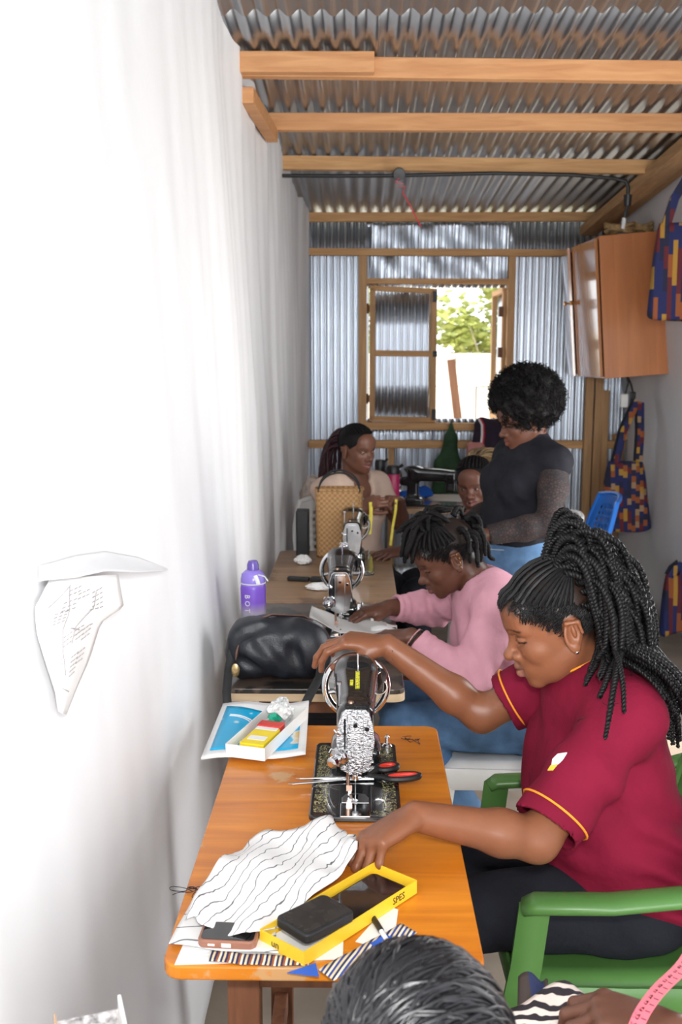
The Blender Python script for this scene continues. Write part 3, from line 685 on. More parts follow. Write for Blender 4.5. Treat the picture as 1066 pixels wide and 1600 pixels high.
# ------------------------------------------------------------ wall cabinet
m_cab = WOOD('orange_veneer', (.40, .125, .03), (.56, .20, .06), 'Z', 2.2, .35, .35)
m_cabd = WOOD('glossy_orange_veneer', (.40, .15, .05), (.55, .23, .09), 'Z', 2.0, .14, 1)
cb = thing('wall_cabinet', 'orange wooden two door cabinet hung leaning on the right wall', 'cabinet', (1.44, 6.1, 1.465)); cb.rotation_euler = (0, RD(-4.6), 0)
CW, CL, CH = .40, 1.02, .82
for nm, c, s in (('side_panel', (CW / 2, .009, CH / 2), (CW, .018, CH)), ('side_panel', (CW / 2, CL - .009, CH / 2), (CW, .018, CH)), ('top_panel', (CW / 2, CL / 2, CH - .009), (CW, CL - .036, .018)), ('bottom_panel', (CW / 2, CL / 2, .009), (CW, CL - .036, .018)), ('back_panel', (CW - .006, CL / 2, CH / 2), (.012, CL - .036, CH - .036))):
    b = MB(); b.box(c, s); b.build(nm, m_cab, cb, bevel=.002)
for k, (y0, sgn, ang) in enumerate(((.022, 1, 4), (CL - .022, -1, -7))):
    h = thing('door', None, None); h.parent = cb; h.location = (-.004, y0, .01); h.rotation_euler = (0, 0, RD(ang)); h.pop('category', None)
    b = MB(); b.box((-.009, sgn * .243, CH / 2 - .01), (.018, .482, CH - .02)); b.build('door_leaf', m_cabd, h, bevel=.002)
    b = MB(); b.lathe([(.006, 0), (.007, .012), (.014, .022), (.015, .03), (.008, .034), (.001, .034)], (-.018, sgn * .455, CH * .56), (-1, 0, 0), 16); b.build('knob', M('brass', (.55, .25, .06), .25, .6), h, smooth=True)
def coil(label, x, y, r, n, seed):
    t = thing('rope_coil', label, 'coil', (x, y, 2.283 - (x - 1.37) * 0.0)); rr = random.Random(seed); m = M('straw_rope', (.34, .22, .10), .8, var=.4, vs=40, bmp=.4, bs_=150)
    for k in range(n):
        b = MB(); pts = [((r + .008 * rr.uniform(-1, 1)) * cos(a) * (1 + .04 * k), r * .8 * sin(a), .028 + (k * .016) + .010 * sin(a * 2 + k)) for a in np.linspace(0, 2 * pi, 26)]
        b.tube(pts, .011, 8); b.build('loop', m, t, smooth=True)
    return t
coil('left coil of straw rope lying on top of the wall cabinet', 1.52, 6.22, .075, 3, 1).location.z = 2.295
coil('right smaller coil of straw rope lying on top of the wall cabinet', 1.66, 6.24, .05, 3, 2).location.z = 2.30
pl = thing('charger_plug', 'white plug and black adapter hanging by a cord under the cabinet', 'charger', (1.68, 6.5, 1.36))
b = MB(); b.box((-.02, 0, -.04), (.045, .035, .085)); b.build('white_plug', M('white_plastic', (.8, .8, .78), .4, var=.04), pl, bevel=.006)
b = MB(); b.box((.035, .01, -.03), (.035, .03, .09)); b.build('adapter', m_cable, pl, bevel=.005)
b = MB(); b.tube([(-.01, 0, .12), (.0, .0, .07), (-.015, 0, 0)], .007, 8); b.tube([(-.01, 0, .12), (.02, .0, .06), (.035, .01, .01)], .006, 8); b.build('cord', m_cable, pl, smooth=True)
# ------------------------------------------------------------ people
def nrm(v): v = V3(v); return v / (np.linalg.norm(v) + 1e-12)
def basis(f, up=(0, 0, 1)):
    """columns right, forward, up"""
    f = nrm(f); r = nrm(np.cross(f, V3(up))); return np.stack([r, f, np.cross(r, f)], 1)
def lerp(a, b, t): return V3(a) + (V3(b) - V3(a)) * t
def head_sdf(s, C, R, sc=1.0, smile=0, jaw=1.0, lids=.0, openeye=0):
    def L(x, y, z): return V3(C) + R @ (V3(x, y, z) * sc)
    def e(c, r, k=.01, op='u', rot=None): s.ell(L(*c), V3(*r) * sc, R if rot is None else R @ rot, k * sc, op)
    def c(a, b, ra, rb, k=.008, op='u'): s.cap(L(*a), L(*b), ra * sc, rb * sc, k * sc, op)
    e((0, -.014, .030), (.073, .093, .082), .02)
    e((0, .028, -.028), (.058, .058, .076), .03)
    e((0, .030, -.066), (.044 * jaw, .045, .034), .025)
    c((-.047 * jaw, -.008, -.052), (-.012, .064, -.094), .014, .012, .02); c((.047 * jaw, -.008, -.052), (.012, .064, -.094), .014, .012, .02)
    e((0, .068, -.098), (.017, .014, .013), .014)
    for x in (-1, 1):
        e((x * .036, .055, -.030 + .004 * smile), (.021, .021, .021), .016)
        c((x * .012, .081, .013), (x * .042, .066, .014), .009, .008, .014)
    e((0, .066, .045), (.052, .026, .036), .025)
    for x in (-1, 1):
        e((x * .031, .090, -.003), (.0170, .0135, .0120), .010, 's')
        e((x * .031, .0695, -.004), (.0145, .0130, .0118), .002)
        if openeye: e((x * .0315, .084, -.0035), (.0110, .0065, .0036), .0015, 's')
        if lids:
            c((x * .018, .0825, -.0090), (x * .045, .0745, -.0100), .0028, .0022, .0015, 's'); c((x * .017, .0815, .0045), (x * .045, .0735, .0035), .0018, .0016, .002, 's')
    c((0, .078, .006), (0, .0955, -.030), .0065, .0095, .012)
    e((0, .1000, -.034), (.0132, .0128, .0115), .006)
    for x in (-1, 1):
        e((x * .0150, .0880, -.0375), (.0100, .0115, .0092), .005)
        e((x * .0075, .094, -.0445), (.0035, .005, .0028), .003, 's')
    e((0, .068, -.062), (.030, .022, .026), .018)
    w = .021 + .006 * smile; mz = -.0655; uz = .004 * smile
    for x in (-1, 1):
        c((0, .0915, mz + .0062), (x * w, .0765, mz + .001 + uz), .0080, .0040, .0035)
        c((0, .0900, mz - .0085), (x * w * .85, .0765, mz - .003 + uz), .0092, .0046, .0035)
        c((0, .1010, mz - .0010), (x * w * 1.08, .0815, mz - .0005 + uz), .0018 + .0042 * smile, .0010 + .0015 * smile, .002, 's')
    # ears
    tilt = rotm(12, 0, 0)
    for x in (-1, 1):
        rt_ = rotm(0, 0, -x * 18) @ tilt
        e((x * .0735, -.014, -.012), (.0075, .019, .031), .006, 'u', rt_)
        e((x * .081, -.012, -.008), (.006, .0115, .020), .004, 's', rt_)
        c((x * .0795, -.006, .013), (x * .0815, -.028, .010), .0035, .0035, .005); c((x * .0815, -.028, .010), (x * .080, -.030, -.012), .0035, .003, .005)
        e((x * .0765, -.010, -.037), (.0055, .009, .010), .006)
        e((x * .0775, -.016, -.006), (.004, .004, .012), .003)
def face_colors(C, R, sc, base, lip=None, brow=None, lids=True, scalp=None):
    base = V3(base); lip = base * V3(1.25, .95, .95) if lip is None else V3(lip); dark = V3(.012, .008, .006)
    bl = []
    for x in (-1, 1):
        bl.append(((x * .011, .090, -.0590), (.016, .016, .0075), lip * .72, .9)); bl.append(((x * .010, .090, -.0745), (.016, .016, .0085), lip, .95))
        for q in np.linspace(0, 1, 6): bl.append(((x * (.014 + .032 * q), .083 - .012 * q, .0165 + .004 * sin(pi * q)), (.006, .014, .0032), dark, .85))
        for q in np.linspace(0, 1, 6): bl.append(((x * (.019 + .025 * q), .083 - .011 * q, (-.0075 if lids else -.001) + .002 * sin(pi * q)), (.0045, .010, .0024), dark, .97))
        bl.append(((x * .031, .082, .006), (.018, .014, .010), base * .8, .5))
    bl.append(((0, .1, -.066), (.02, .012, .0016), dark, .8))
    def f(V):
        q = ((V - V3(C)) @ R) / sc; out = np.tile(base, (len(V), 1))
        for c, r, col, st in bl:
            d = np.sqrt((((q - V3(c)) / V3(r)) ** 2).sum(1)); a = np.clip((1.15 - d) / .4, 0, 1)[:, None] * st
            out = out * (1 - a) + col * a
        if scalp is not None:
            p0, n_ = V3(scalp[0]), V3(scalp[1]); dd = (q - p0) @ n_ + .004 * np.sin(q[:, 0] * 260) * np.sin(q[:, 2] * 240 + q[:, 1] * 190); a = np.clip((.006 - dd) / .022, 0, 1) * (q[:, 2] > -.09)
            ear = np.sqrt((((np.abs(q) - V3(.078, .014, .012)) / V3(.02, .024, .034)) ** 2).sum(1)) if False else np.sqrt(((np.abs(q[:, 0]) - .080) / .016) ** 2 + ((q[:, 1] + .014) / .024) ** 2 + ((q[:, 2] + .012) / .036) ** 2)
            a = a * np.clip((ear - .9) / .25, 0, 1); out = out * (1 - a[:, None] * .93) + V3(.012, .009, .008) * a[:, None] * .93
        return out
    return f
def hand_sdf(s, W, f, n, side, curl=((25, 35, 20),) * 4, spread=6, thumb=(.55, .75, -.35), tcurl=20, sc=1.0, nails=None, tips=None):
    """W wrist, f direction to the knuckles, n back-of-hand normal, side +1 when the thumb lies along n x f"""
    f = nrm(f); n = V3(n); n = nrm(n - f * (n @ f)); t = np.cross(n, f) * side
    W = V3(W)
    offs = (.027, .009, -.009, -.026); lens = (.088, .092, .087, .079)
    segs = ((.043, .025, .021), (.047, .029, .022), (.043, .027, .021), (.034, .020, .019)); rad = (.0088, .0092, .0088, .0078)
    s.ell(W + (f * .045) * sc, V3(.034, .048, .0145) * sc, np.stack([t, f, n], 1), .012)
    for i in range(4):
        K = W + (f * lens[i] + t * offs[i]) * sc
        s.cap(W + (f * .012 + t * offs[i] * .55) * sc, K, .0135 * sc, .0105 * sc, .012)
        a = 0; p = K; d0 = nrm(f + t * math.tan(RD(spread)) * offs[i] / .027); r = rad[i] * sc
        for j in range(3):
            a += curl[i][j]; d = d0 * cos(RD(a)) - n * sin(RD(a)); q = p + d * segs[i][j] * sc
            s.cap(p, q, r, r * .90, .004 if j else .006); r *= .90
            if tips is not None and j == 2: tips.append((q, d, d0 * sin(RD(a)) + n * cos(RD(a)), r))
            p = q
    b0 = W + (f * .022 + t * .020 - n * .006) * sc; td = nrm(f * thumb[0] + t * thumb[1] + n * thumb[2])
    b1 = b0 + td * .044 * sc; td2 = nrm(td * cos(RD(tcurl)) + f * sin(RD(tcurl))); b2 = b1 + td2 * .032 * sc; td3 = nrm(td2 * cos(RD(tcurl)) + f * sin(RD(tcurl)) - t * .2); b3 = b2 + td3 * .024 * sc
    s.cap(b0, b1, .0165 * sc, .0115 * sc, .012); s.cap(b1, b2, .0112 * sc, .0098 * sc, .005); s.cap(b2, b3, .0098 * sc, .0082 * sc, .004)
    if tips is not None: tips.append((b3, td3, nrm(n), .0082 * sc))
    return W + f * .09 * sc
def arm_sdf(s, S, E, W, inf=0, r=(.050, .041, .039, .026), k=.02):
    S, E, W = V3(S), V3(E), V3(W); m = lerp(S, E, .45); fm = lerp(E, W, .3)
    s.cap(S, m, r[0] + inf, r[1] + .003 + inf, k); s.cap(m, E, r[1] + .003 + inf, r[1] - .003 + inf, k)
    s.cap(E, fm, r[1] - .003 + inf, r[2] + inf, k); s.cap(fm, W, r[2] + inf, r[3] + inf, k)
def torso_sdf(s, J, inf=0, bust=.06, belly=0):
    Pv, Nk, Ls, Rs = (V3(J[q]) for q in ('pelvis', 'neck', 'ls', 'rs'))
    up = nrm(Nk - Pv); r = Rs - Ls; r = nrm(r - up * (r @ up)); f = np.cross(up, r); B = np.stack([r, f, up], 1)
    P = lambda x, y, t: Pv + r * x + f * y + (Nk - Pv) * t
    mid = V3(J.get('chest', P(0, 0, .62)))
    s.ell(Pv, V3(.165, .120, .125) + inf, B, .02); s.ell(P(0, .0, .10), V3(.155, .115, .12) + inf, B, .05)
    s.ell(P(0, .01 + belly, .34), V3(.130, .102 + belly, .15) + inf, B, .06)
    s.ell(mid, V3(.140, .105, .17) + inf, B, .06)
    s.ell(P(0, -.005, .84), V3(.125, .085, .09) + inf, B, .05)
    s.cap(Ls, Rs, .048 + inf, None, .05)
    for x in (-1, 1): s.ell(P(x * .066, .082, .63), V3(bust, bust * .85, bust) + inf, B, .035)
    for q in (Ls, Rs): s.cap(lerp(Nk, q, .2), q, .045 + inf * .6, .05 + inf, .04)
    return B
def leg_sdf(s, Hp, K, A, inf=0, toe=None):
    Hp, K, A = V3(Hp), V3(K), V3(A)
    s.cap(Hp, K, .088 + inf, .058 + inf, .04); s.cap(K, lerp(K, A, .3), .056 + inf, .054 + inf, .02); s.cap(lerp(K, A, .3), A, .054 + inf, .036 + inf, .02)
    if toe is not None: toe = V3(toe); s.cap(A, A - V3(0, 0, .05), .036, .03, .02); s.cap(A - V3(0, 0, .045), toe, .034, .022, .02)
def wrinkle(a=.002, f=1., z=None):
    def d(P):
        x, y, zz = P[:, 0] * f, P[:, 1] * f, P[:, 2] * f
        q = np.sin(31 * x + 17 * zz + 3 * np.sin(23 * y)) + np.sin(27 * y - 38 * zz + 2.5 * np.sin(19 * x)) + .7 * np.sin(63 * x - 41 * y + 55 * zz)
        return (a * np.abs(q) ** 1.3 * np.sign(q)).astype(np.float32)
    return d
def ring(name, c, d, r, tr, mat, parent, org, ell=(1, 1), seg=40):
    b = MB(); u, w, _ = orth(d); c = V3(c) - V3(org)
    pts = [c + r * (cos(a) * u * ell[0] + sin(a) * w * ell[1]) for a in np.linspace(0, 2 * pi, seg + 1)]
    b.tube(pts, tr, 6, caps=False); return b.build(name, mat, parent, smooth=True)
def skin(name, c, rough=.42): return M(name, c, rough, 0, var=.10, vs=30, bmp=.05, bs_=400, attr='Col', spec=.38)
def cloth(name, c, rough=.85, var=.08, bmp=.5, bs_=22, sheen=.0): return M(name, c, rough, 0, var=var, vs=14, bmp=bmp, bs_=bs_, sheen=sheen, spec=.2)
def fbox(c, h, vx): c = V3(c); return (c - h, c + h, vx)
def strands(roots, dirs, length, n, sdf, rads, g=(0, 0, -1), stiff=.8, rng=None, jit=0, gs=None):
    Pp = np.array(roots, np.float32); d = np.array(dirs, float); out = [Pp.copy()]; g = V3(g); step = np.asarray(length)[:, None] / n
    rads = np.asarray(rads)
    for i in range(n):
        d = d * stiff + (g if gs is None else gs) * (1 - stiff) + (rng.normal(0, jit, d.shape) if jit else 0)
        d /= np.linalg.norm(d, axis=1)[:, None]
        q = (Pp + d * step).astype(np.float32)
        if sdf is not None:
            for _ in range(2):
                D = sdf.ev(q); e = np.float32(.004)
                G = np.stack([sdf.ev(q + e * np.eye(3, dtype=np.float32)[k]) - D for k in range(3)], 1); G /= np.linalg.norm(G, axis=1)[:, None] + 1e-9
                push = np.clip(rads - D, 0, .05)[:, None] * G; q = (q + push).astype(np.float32)
        nd = q - Pp; d = nd / (np.linalg.norm(nd, axis=1)[:, None] + 1e-9); Pp = q; out.append(q.copy())
    return np.stack(out, 1).astype(float)
def resample(P, m):
    s = np.r_[0, np.cumsum(np.linalg.norm(np.diff(P, axis=0), axis=1))]; t = np.linspace(0, s[-1], m)
    return np.stack([np.interp(t, s, P[:, k]) for k in range(3)], 1), s[-1]
def smooth_path(P, it=2):
    for _ in range(it): P = np.concatenate([P[:1], (P[:-2] + 2 * P[1:-1] + P[2:]) / 4, P[-1:]])
    return P
def np_tubes(paths, radii, sides):
    """list of (m,3) paths -> vertices, quads"""
    Vs = []; Fs = []; n = 0; ang = np.arange(sides) * 2 * pi / sides; ca, sa = np.cos(ang), np.sin(ang)
    for Pq, rq in zip(paths, radii):
        m = len(Pq); T = np.empty_like(Pq); T[1:-1] = Pq[2:] - Pq[:-2]; T[0] = Pq[1] - Pq[0]; T[-1] = Pq[-1] - Pq[-2]
        T /= np.linalg.norm(T, axis=1)[:, None] + 1e-12
        mean = nrm(Pq[-1] - Pq[0] + 1e-6); ref = np.array([.31, .52, .79]) if abs(mean @ nrm((.31, .52, .79))) < .8 else np.array([.9, -.4, .1])
        U = np.cross(ref, T); U /= np.linalg.norm(U, axis=1)[:, None] + 1e-12; W = np.cross(T, U)
        rr = np.broadcast_to(np.asarray(rq, float), (m,))
        v = Pq[:, None, :] + rr[:, None, None] * (ca[None, :, None] * U[:, None, :] + sa[None, :, None] * W[:, None, :])
        Vs.append(v.reshape(-1, 3))
        i = np.arange(m - 1)[:, None] * sides; k = np.arange(sides)[None, :]; k2 = (k + 1) % sides
        Fs.append(np.stack([i + k, i + k2, i + sides + k2, i + sides + k], -1).reshape(-1, 4) + n); n += m * sides
    return np.concatenate(Vs), np.concatenate(Fs)
def twist(P, r, pitch=.013, per=6, sides=5, taper=.6):
    """two-strand twist along a path"""
    _, Ls = resample(P, 3); m = max(8, int(Ls / pitch * per)); Q, _ = resample(P, m); Q = smooth_path(Q, 2)
    T = np.gradient(Q, axis=0); T /= np.linalg.norm(T, axis=1)[:, None] + 1e-12
    U = np.cross(np.array([.31, .52, .79]), T); U /= np.linalg.norm(U, axis=1)[:, None] + 1e-12; W = np.cross(T, U)
    i = np.arange(m); k = r * (1 - (1 - taper) * (i / m) ** 2); ph = random.random() * 6; out = []
    for h in (0, pi):
        a = ph + h + 2 * pi * i / per; out.append(Q + (k * .52)[:, None] * (np.cos(a)[:, None] * U + np.sin(a)[:, None] * W))
    return np_tubes(out, [k * .62] * 2, sides)
def hair_cap(C, R, sc, inf, p0, n, extra=None):
    s = SDF(); c = V3(C) + R @ (V3(0, -.014, .030) * sc)
    s.ell(c, V3(.073, .093, .082) * sc + inf, R, .01)
    if extra: extra(s)
    s.cut(V3(C) + R @ (V3(p0) * sc), R @ V3(n), .008)
    for x in (-1, 1): s.ell(V3(C) + R @ (V3(x * .075, -.006, -.012) * sc), V3(.03, .026, .036), R, .006, 's')
    return s
def shell(C, R, sc, dv, inf):
    dv = nrm(dv); rr = V3(.073, .093, .082) * sc + inf; tt = 1 / np.sqrt(((dv / rr) ** 2).sum()); return V3(C) + R @ (V3(0, -.014, .030) * sc + dv * tt)
def shellv(C, R, sc, DV, inf):
    DV = DV / np.linalg.norm(DV, axis=1)[:, None]; rr = V3(.073, .093, .082) * sc + np.asarray(inf).reshape(-1, 1); tt = 1 / np.sqrt(((DV / rr) ** 2).sum(1)); return V3(C) + (V3(0, -.014, .030) * sc + DV * tt[:, None]) @ R.T
def push_out(hs, P, inf, it=3):
    """lift points that lie under the head surface"""
    Q = P.reshape(-1, 3).astype(np.float32); I3 = np.eye(3, dtype=np.float32) * np.float32(.003)
    for _ in range(it):
        D = hs.ev(Q); G = np.stack([hs.ev(Q + I3[k]) - D for k in range(3)], 1); G /= np.linalg.norm(G, axis=1)[:, None] + 1e-9
        Q = (Q + np.clip(inf - D, 0, .03)[:, None] * G).astype(np.float32)
    return Q.reshape(P.shape).astype(float)
def stubble(C, R, sc, plane, n, seed, body, org, mat, ln=.010):
    rng = np.random.default_rng(seed); p0, n_ = V3(plane[0]), V3(plane[1]); hs = SDF(); head_sdf(hs, C, R, sc)
    DV = rng.normal(0, 1, (n * 14, 3)); DV /= np.linalg.norm(DV, axis=1)[:, None]; W = push_out(hs, shellv(C, R, sc, DV, np.full(len(DV), .0015)), .001, 2); q = ((W - V3(C)) @ R) / sc
    dd = (q - p0) @ n_; ok = (dd < .004 + rng.normal(0, .002, len(dd))) & (dd > -.05)
    ok &= ((np.abs(q[:, 0]) - .080) / .02) ** 2 + ((q[:, 1] + .014) / .026) ** 2 + ((q[:, 2] + .012) / .038) ** 2 > 1
    DV = DV[ok][:n]; n = len(DV); E = V3(0, -.75, .65) - DV * .3; E /= np.linalg.norm(E, axis=1)[:, None]
    Pp = np.stack([shellv(C, R, sc, DV + E * x * ln / .085 + rng.normal(0, .012, (n, 3)), np.full(n, .0012 + .003 * sin(pi * x))) for x in (0, .35, .7, 1)], 1); Pp = push_out(hs, Pp, .0018, 2)
    v_, f_ = np_tubes(list(Pp), [.0009] * n, 3); o = np_object('edge_hair', v_, f_, mat, body, org); o['kind'] = 'stuff'
def eyes(C, R, sc, parent, org, gaze=(0, 1, 0)):
    g = nrm(R @ V3(gaze))
    for x in (-1, 1):
        c = V3(C) + R @ (V3(x * .031, .0686, -.004) * sc) - V3(org)
        b = MB(); u, w, d = orth(g); b.ell(c, V3(.0128, .0128, .0122) * sc, np.stack([u, w, d], 1), 16, 14)
        bm_ = [0 if (nrm(np.mean([V3(b.v[i]) for i in f], 0) - c) @ g) < .88 else 1 for f in b.f]; b.m = bm_
        b.build('eye', [M('eye_white', (.38, .34, .31), .3, var=.05), M('dark_iris', (.012, .007, .005), .12, var=.1)], parent, smooth=True)
hair_blk = M('black_hair', (.007, .0065, .007), .5, 0, var=.4, vs=60, spec=.28)
hair_soft = M('matt_black_hair', (.007, .006, .006), .65, 0, var=.4, vs=90, spec=.2)
denim = M('blue_denim', (.10, .20, .36), .9, 0, var=.22, vs=25, bmp=.25, bs_=1100)

# ---------------- woman in maroon, front
def person_maroon():
    org = V3(.5, 2.0, 0); C = V3(.392, 2.0, 1.083); R = basis((-.93, -.02, -.33)); sc = 1.07
    base = V3(.235, .088, .043)
    J = dict(pelvis=(.555, 2.0, .525), neck=(.475, 2.0, .985), ls=(.498, 1.848, .938), rs=(.455, 2.155, .93), chest=(.495, 2.0, .81))
    LE, LW = V3(.318, 1.725, .752), V3(.098, 1.664, .824); RE, RW = V3(.272, 2.185, .818), V3(.062, 2.195, .972)
    s = SDF(); torso_sdf(s, J, -.008)
    s.cap((.475, 2.0, .98), (.415, 2.0, 1.06), .052, .050, .02); s.cap((.43, 2.0, 1.03), C + R @ V3(0, -.03, -.02), .048, .052, .02)
    head_sdf(s, C, R, sc, lids=1)
    arm_sdf(s, J['ls'], LE, LW); arm_sdf(s, J['rs'], RE, RW)
    lh = hand_sdf(s, LW + V3(-.004, -.002, 0), (-.76, -.44, -.26), (-.24, .02, .96), -1, ((38, 42, 25), (44, 46, 25), (50, 46, 25), (56, 46, 25)), 5, (.75, .45, -.55), 12)
    tips = []
    rh = hand_sdf(s, RW + V3(-.004, 0, 0), (-.93, .06, .12), (.10, -.12, .98), 1, ((30, 38, 25), (26, 36, 22), (26, 34, 22), (30, 36, 24)), 10, (.75, .50, -.42), 16, tips=tips)
    for y in (-1, 1): leg_sdf(s, (.545, 2 + y * .085, .53), (.15, 2 + y * .11, .505), (.16, 2 + y * .11, .09), -.01, (.04, 2 + y * .12, .03))
    fc = face_colors(C, R, sc, base, lip=(.27, .115, .08), scalp=((0, .050, .024), (0, .62, -.78)))
    body = sdf_object('person', s, .006, skin('warm_brown_skin', tuple(base), .36), None, org, [fbox(C, .135, .0021), fbox(V3(lh) + V3(.0, -.01, -.02), .105, .0022), fbox(V3(rh) + V3(0, 0, -.02), .105, .0022)], fc)
    tag(body, 'woman in maroon t-shirt with long twisted braids turning the front machine wheel', 'person', 'women at the sewing lesson')
    # trousers
    t = SDF(); t.ell(J['pelvis'], (.135, .18, .135), None, .02); t.ell((.555, 2.0, .56), (.125, .165, .12), None, .03)
    for y in (-1, 1): leg_sdf(t, (.545, 2 + y * .085, .53), (.15, 2 + y * .11, .505), (.16, 2 + y * .11, .12), .010)
    t.cut((.5, 2, .66), (0, 0, 1)); t.cut((.5, 2, .125), (0, 0, -1))
    sdf_object('trousers', t, .007, cloth('black_trousers', (.012, .013, .018)), body, org, disp=wrinkle(.0025, .7))
    # t-shirt
    t = SDF(); torso_sdf(t, J, .016)
    t.ell((.53, 2.0, .60), (.142, .175, .17), None, .05); t.ell((.485, 2.0, .70), (.14, .165, .16), None, .06)
    for S, E, e, r1 in ((J['ls'], LE, .90, .064), (J['rs'], RE, .72, .066)):
        q = lerp(S, E, e); t.cap(S, lerp(S, E, .5), .062, .064, .03); t.cap(lerp(S, E, .5), lerp(S, E, e + .3), .064, r1, .02)
        t.cutlocal(q, nrm(V3(E) - V3(S)), lerp(S, E, e + .3), .105, .002)
        t.cap(lerp(S, E, e - .30), lerp(S, E, e + .3), r1 - .014, r1 - .006, .004, 's')
    t.cap((.475, 2.0, .99), (.40, 2.0, 1.08), .064, .075, .006, 's')
    t.cut((.55, 2, .462), (.12, 0, -1)); 
    wk = wrinkle(.0010, .9)
    def folds(P):
        x, y, z = P[:, 0], P[:, 1], P[:, 2]; g = np.exp(-((z - .60) / .13) ** 2); h = np.exp(-(((x - .47) / .09) ** 2 + ((z - .80) / .12) ** 2))
        return (wk(P) + .0125 * g * np.sin(88 * z + 34 * x + 2.2 * np.sin(13 * x + 9 * y)) * (.4 + .6 * np.sin(17 * x + 2 * y)) + .005 * h * np.sin(62 * x + 46 * z)).astype(np.float32)
    mar = cloth('maroon_jersey', (.175, .006, .026), .85, .08)
    sh = sdf_object('t_shirt', t, .0042, mar, body, org, disp=folds)
    pip = M('yellow_orange_piping', (.85, .30, .02), .6, var=.06)
    for S, E, e, r1 in ((J['ls'], LE, .80, .066), (J['rs'], RE, .62, .0675)):
        ring('sleeve_piping', lerp(S, E, e), V3(E) - V3(S), r1 + .0012, .0022, pip, sh, org)
        ring('shoulder_seam', lerp(S, E, .20), V3(E) - V3(S) + V3(.05, 0, .04), .0640, .0014, M('dark_maroon_thread', (.08, .004, .012), .8), sh, org)
    # neckline piping follows the collar opening
    u, w, d = orth(V3(.40, 2.0, 1.08) - V3(.475, 2.0, .99)); pts = []
    A_ = np.linspace(0, 2 * pi, 60); Q_ = np.linspace(-.12, .12, 121)
    G = (V3(.462, 2.0, 1.003) + (np.cos(A_)[:, None] * u + np.sin(A_)[:, None] * w)[:, None, :] * .0665 + Q_[None, :, None] * d)
    ins = t.ev(G.reshape(-1, 3).astype(np.float32)).reshape(60, 121) < .001
    for i in range(60):
        k = np.nonzero(ins[i])[0]
        if len(k): pts.append(G[i, k[-1]] + d * .001 - V3(org))
    if len(pts) > 10:
        b = MB(); b.tube(smooth_path(np.array(pts), 3), .0024, 6); b.build('collar_piping', pip, sh, smooth=True)
    # chest logo, laid on the shirt surface
    fw = V3(-sin(YAW) * cos(PITCH), cos(YAW) * cos(PITCH), -sin(PITCH)); rt = V3(cos(YAW), sin(YAW), 0); upv = np.cross(rt, fw)
    def patch(poly, mat, name):
        vs = []
        for (u_, v_) in poly:
            d = nrm(fw + rt * (u_ - 533) / 1600 + upv * (800 - v_) / 1600); q = 1.6
            for _ in range(80):
                pt_ = V3(0, 0, H) + d * q; dd = t.ev(pt_[None].astype(np.float32))[0]
                if dd < .0015 or q > 2.6: break
                q += max(dd * .7, .0008)
            vs.append(V3(0, 0, H) + d * q - V3(org))
        if max(np.linalg.norm(x - vs[0]) for x in vs) < .09:
            b = MB(); n = len(vs); b.add(vs, [tuple(range(n))]); b.build(name, mat, sh, solid=.002, off=0)
    patch([(862, 1196), (864, 1186), (872, 1178), (886, 1176), (880, 1186), (872, 1194)], M('white_print', (.85, .85, .82), .6, var=.03), 'logo_wing')
    patch([(856, 1204), (861, 1196), (871, 1195), (864, 1204)], M('yellow_logo_print', (.85, .55, .05), .6, var=.05), 'logo_tail')
    # earring
    b = MB(); b.lathe([(.0005, -.004), (.004, -.003), (.005, 0), (.004, .003), (.0005, .004)], C + R @ V3(-.083, -.010, -.047) - org, (0, 1, 0), 12); b.build('earring', m_chrome, body, smooth=True)
    # hair: cap, cornrows, twists
    rng = np.random.default_rng(5); hs = SDF(); head_sdf(hs, C, R, sc); torso_sdf(hs, J, .02); hs.cap((.475, 2.0, .98), (.42, 2.0, 1.05), .06, .06, .02)
    for S, E in ((J['ls'], LE), (J['rs'], RE)): hs.cap(S, lerp(S, E, .5), .072, .067, .03)
    # cornrows from the hairline to the crown
    cc = V3(0, -.014, .030)
    def onsk(dv, inf): dv = nrm(dv); rr = V3(.073, .093, .082) + inf; tt = 1 / np.sqrt(((dv / rr) ** 2).sum()); return C + R @ ((cc + dv * tt) * sc)
    b = MB()
    for k in range(25):
        a = -102 + 8.5 * k; st = nrm(V3(sin(RD(a)) * .95, cos(RD(a)) * .86 + .04, .37 if abs(a) < 45 else .37 - (abs(a) - 45) * .0040)); en = nrm(V3(sin(RD(a)) * .6, -.45, .85))
        b.tube(list(push_out(hs, np.array([onsk(st * (1 - q) + en * q, .006 + .002 * sin(pi * q)) for q in np.linspace(0, 1, 14)]), .003, 2) - org), [.0036 + .0010 * (i % 2) for i in range(14)], 6)
    o = b.build('cornrows', hair_blk, body, smooth=True); o['kind'] = 'stuff'
    roots = []; dirs = []
    N_ = 210
    hs.ell(C + R @ V3(-.088, .012, -.012), (.030, .030, .036), R, .01); hs.ell(C + R @ V3(.088, .012, -.012), (.030, .030, .036), R, .01)
    for i in range(N_):
        if i < 150: az = rng.uniform(112, 248); el = rng.uniform(-12, 70)
        else: az = rng.uniform(105, 255); el = rng.uniform(50, 88)
        dv = V3(sin(RD(az)) * cos(RD(el)), cos(RD(az)) * cos(RD(el)), sin(RD(el)))
        roots.append(onsk(dv, .008)); dirs.append(nrm(R @ (V3(dv[0] * .8, dv[1] * .8 - .85, dv[2] * .3 - .05))))
    stubble(C, R, sc, ((0, .046, .026), (0, .62, -.78)), 3200, 21, body, org, hair_blk, .014)
    bad = set(); ln = rng.uniform(.26, .37, N_); ro = rng.uniform(.006, .044, N_)
    Pt = strands(roots, dirs, ln, 26, hs, ro, stiff=.76, rng=rng, jit=.045)
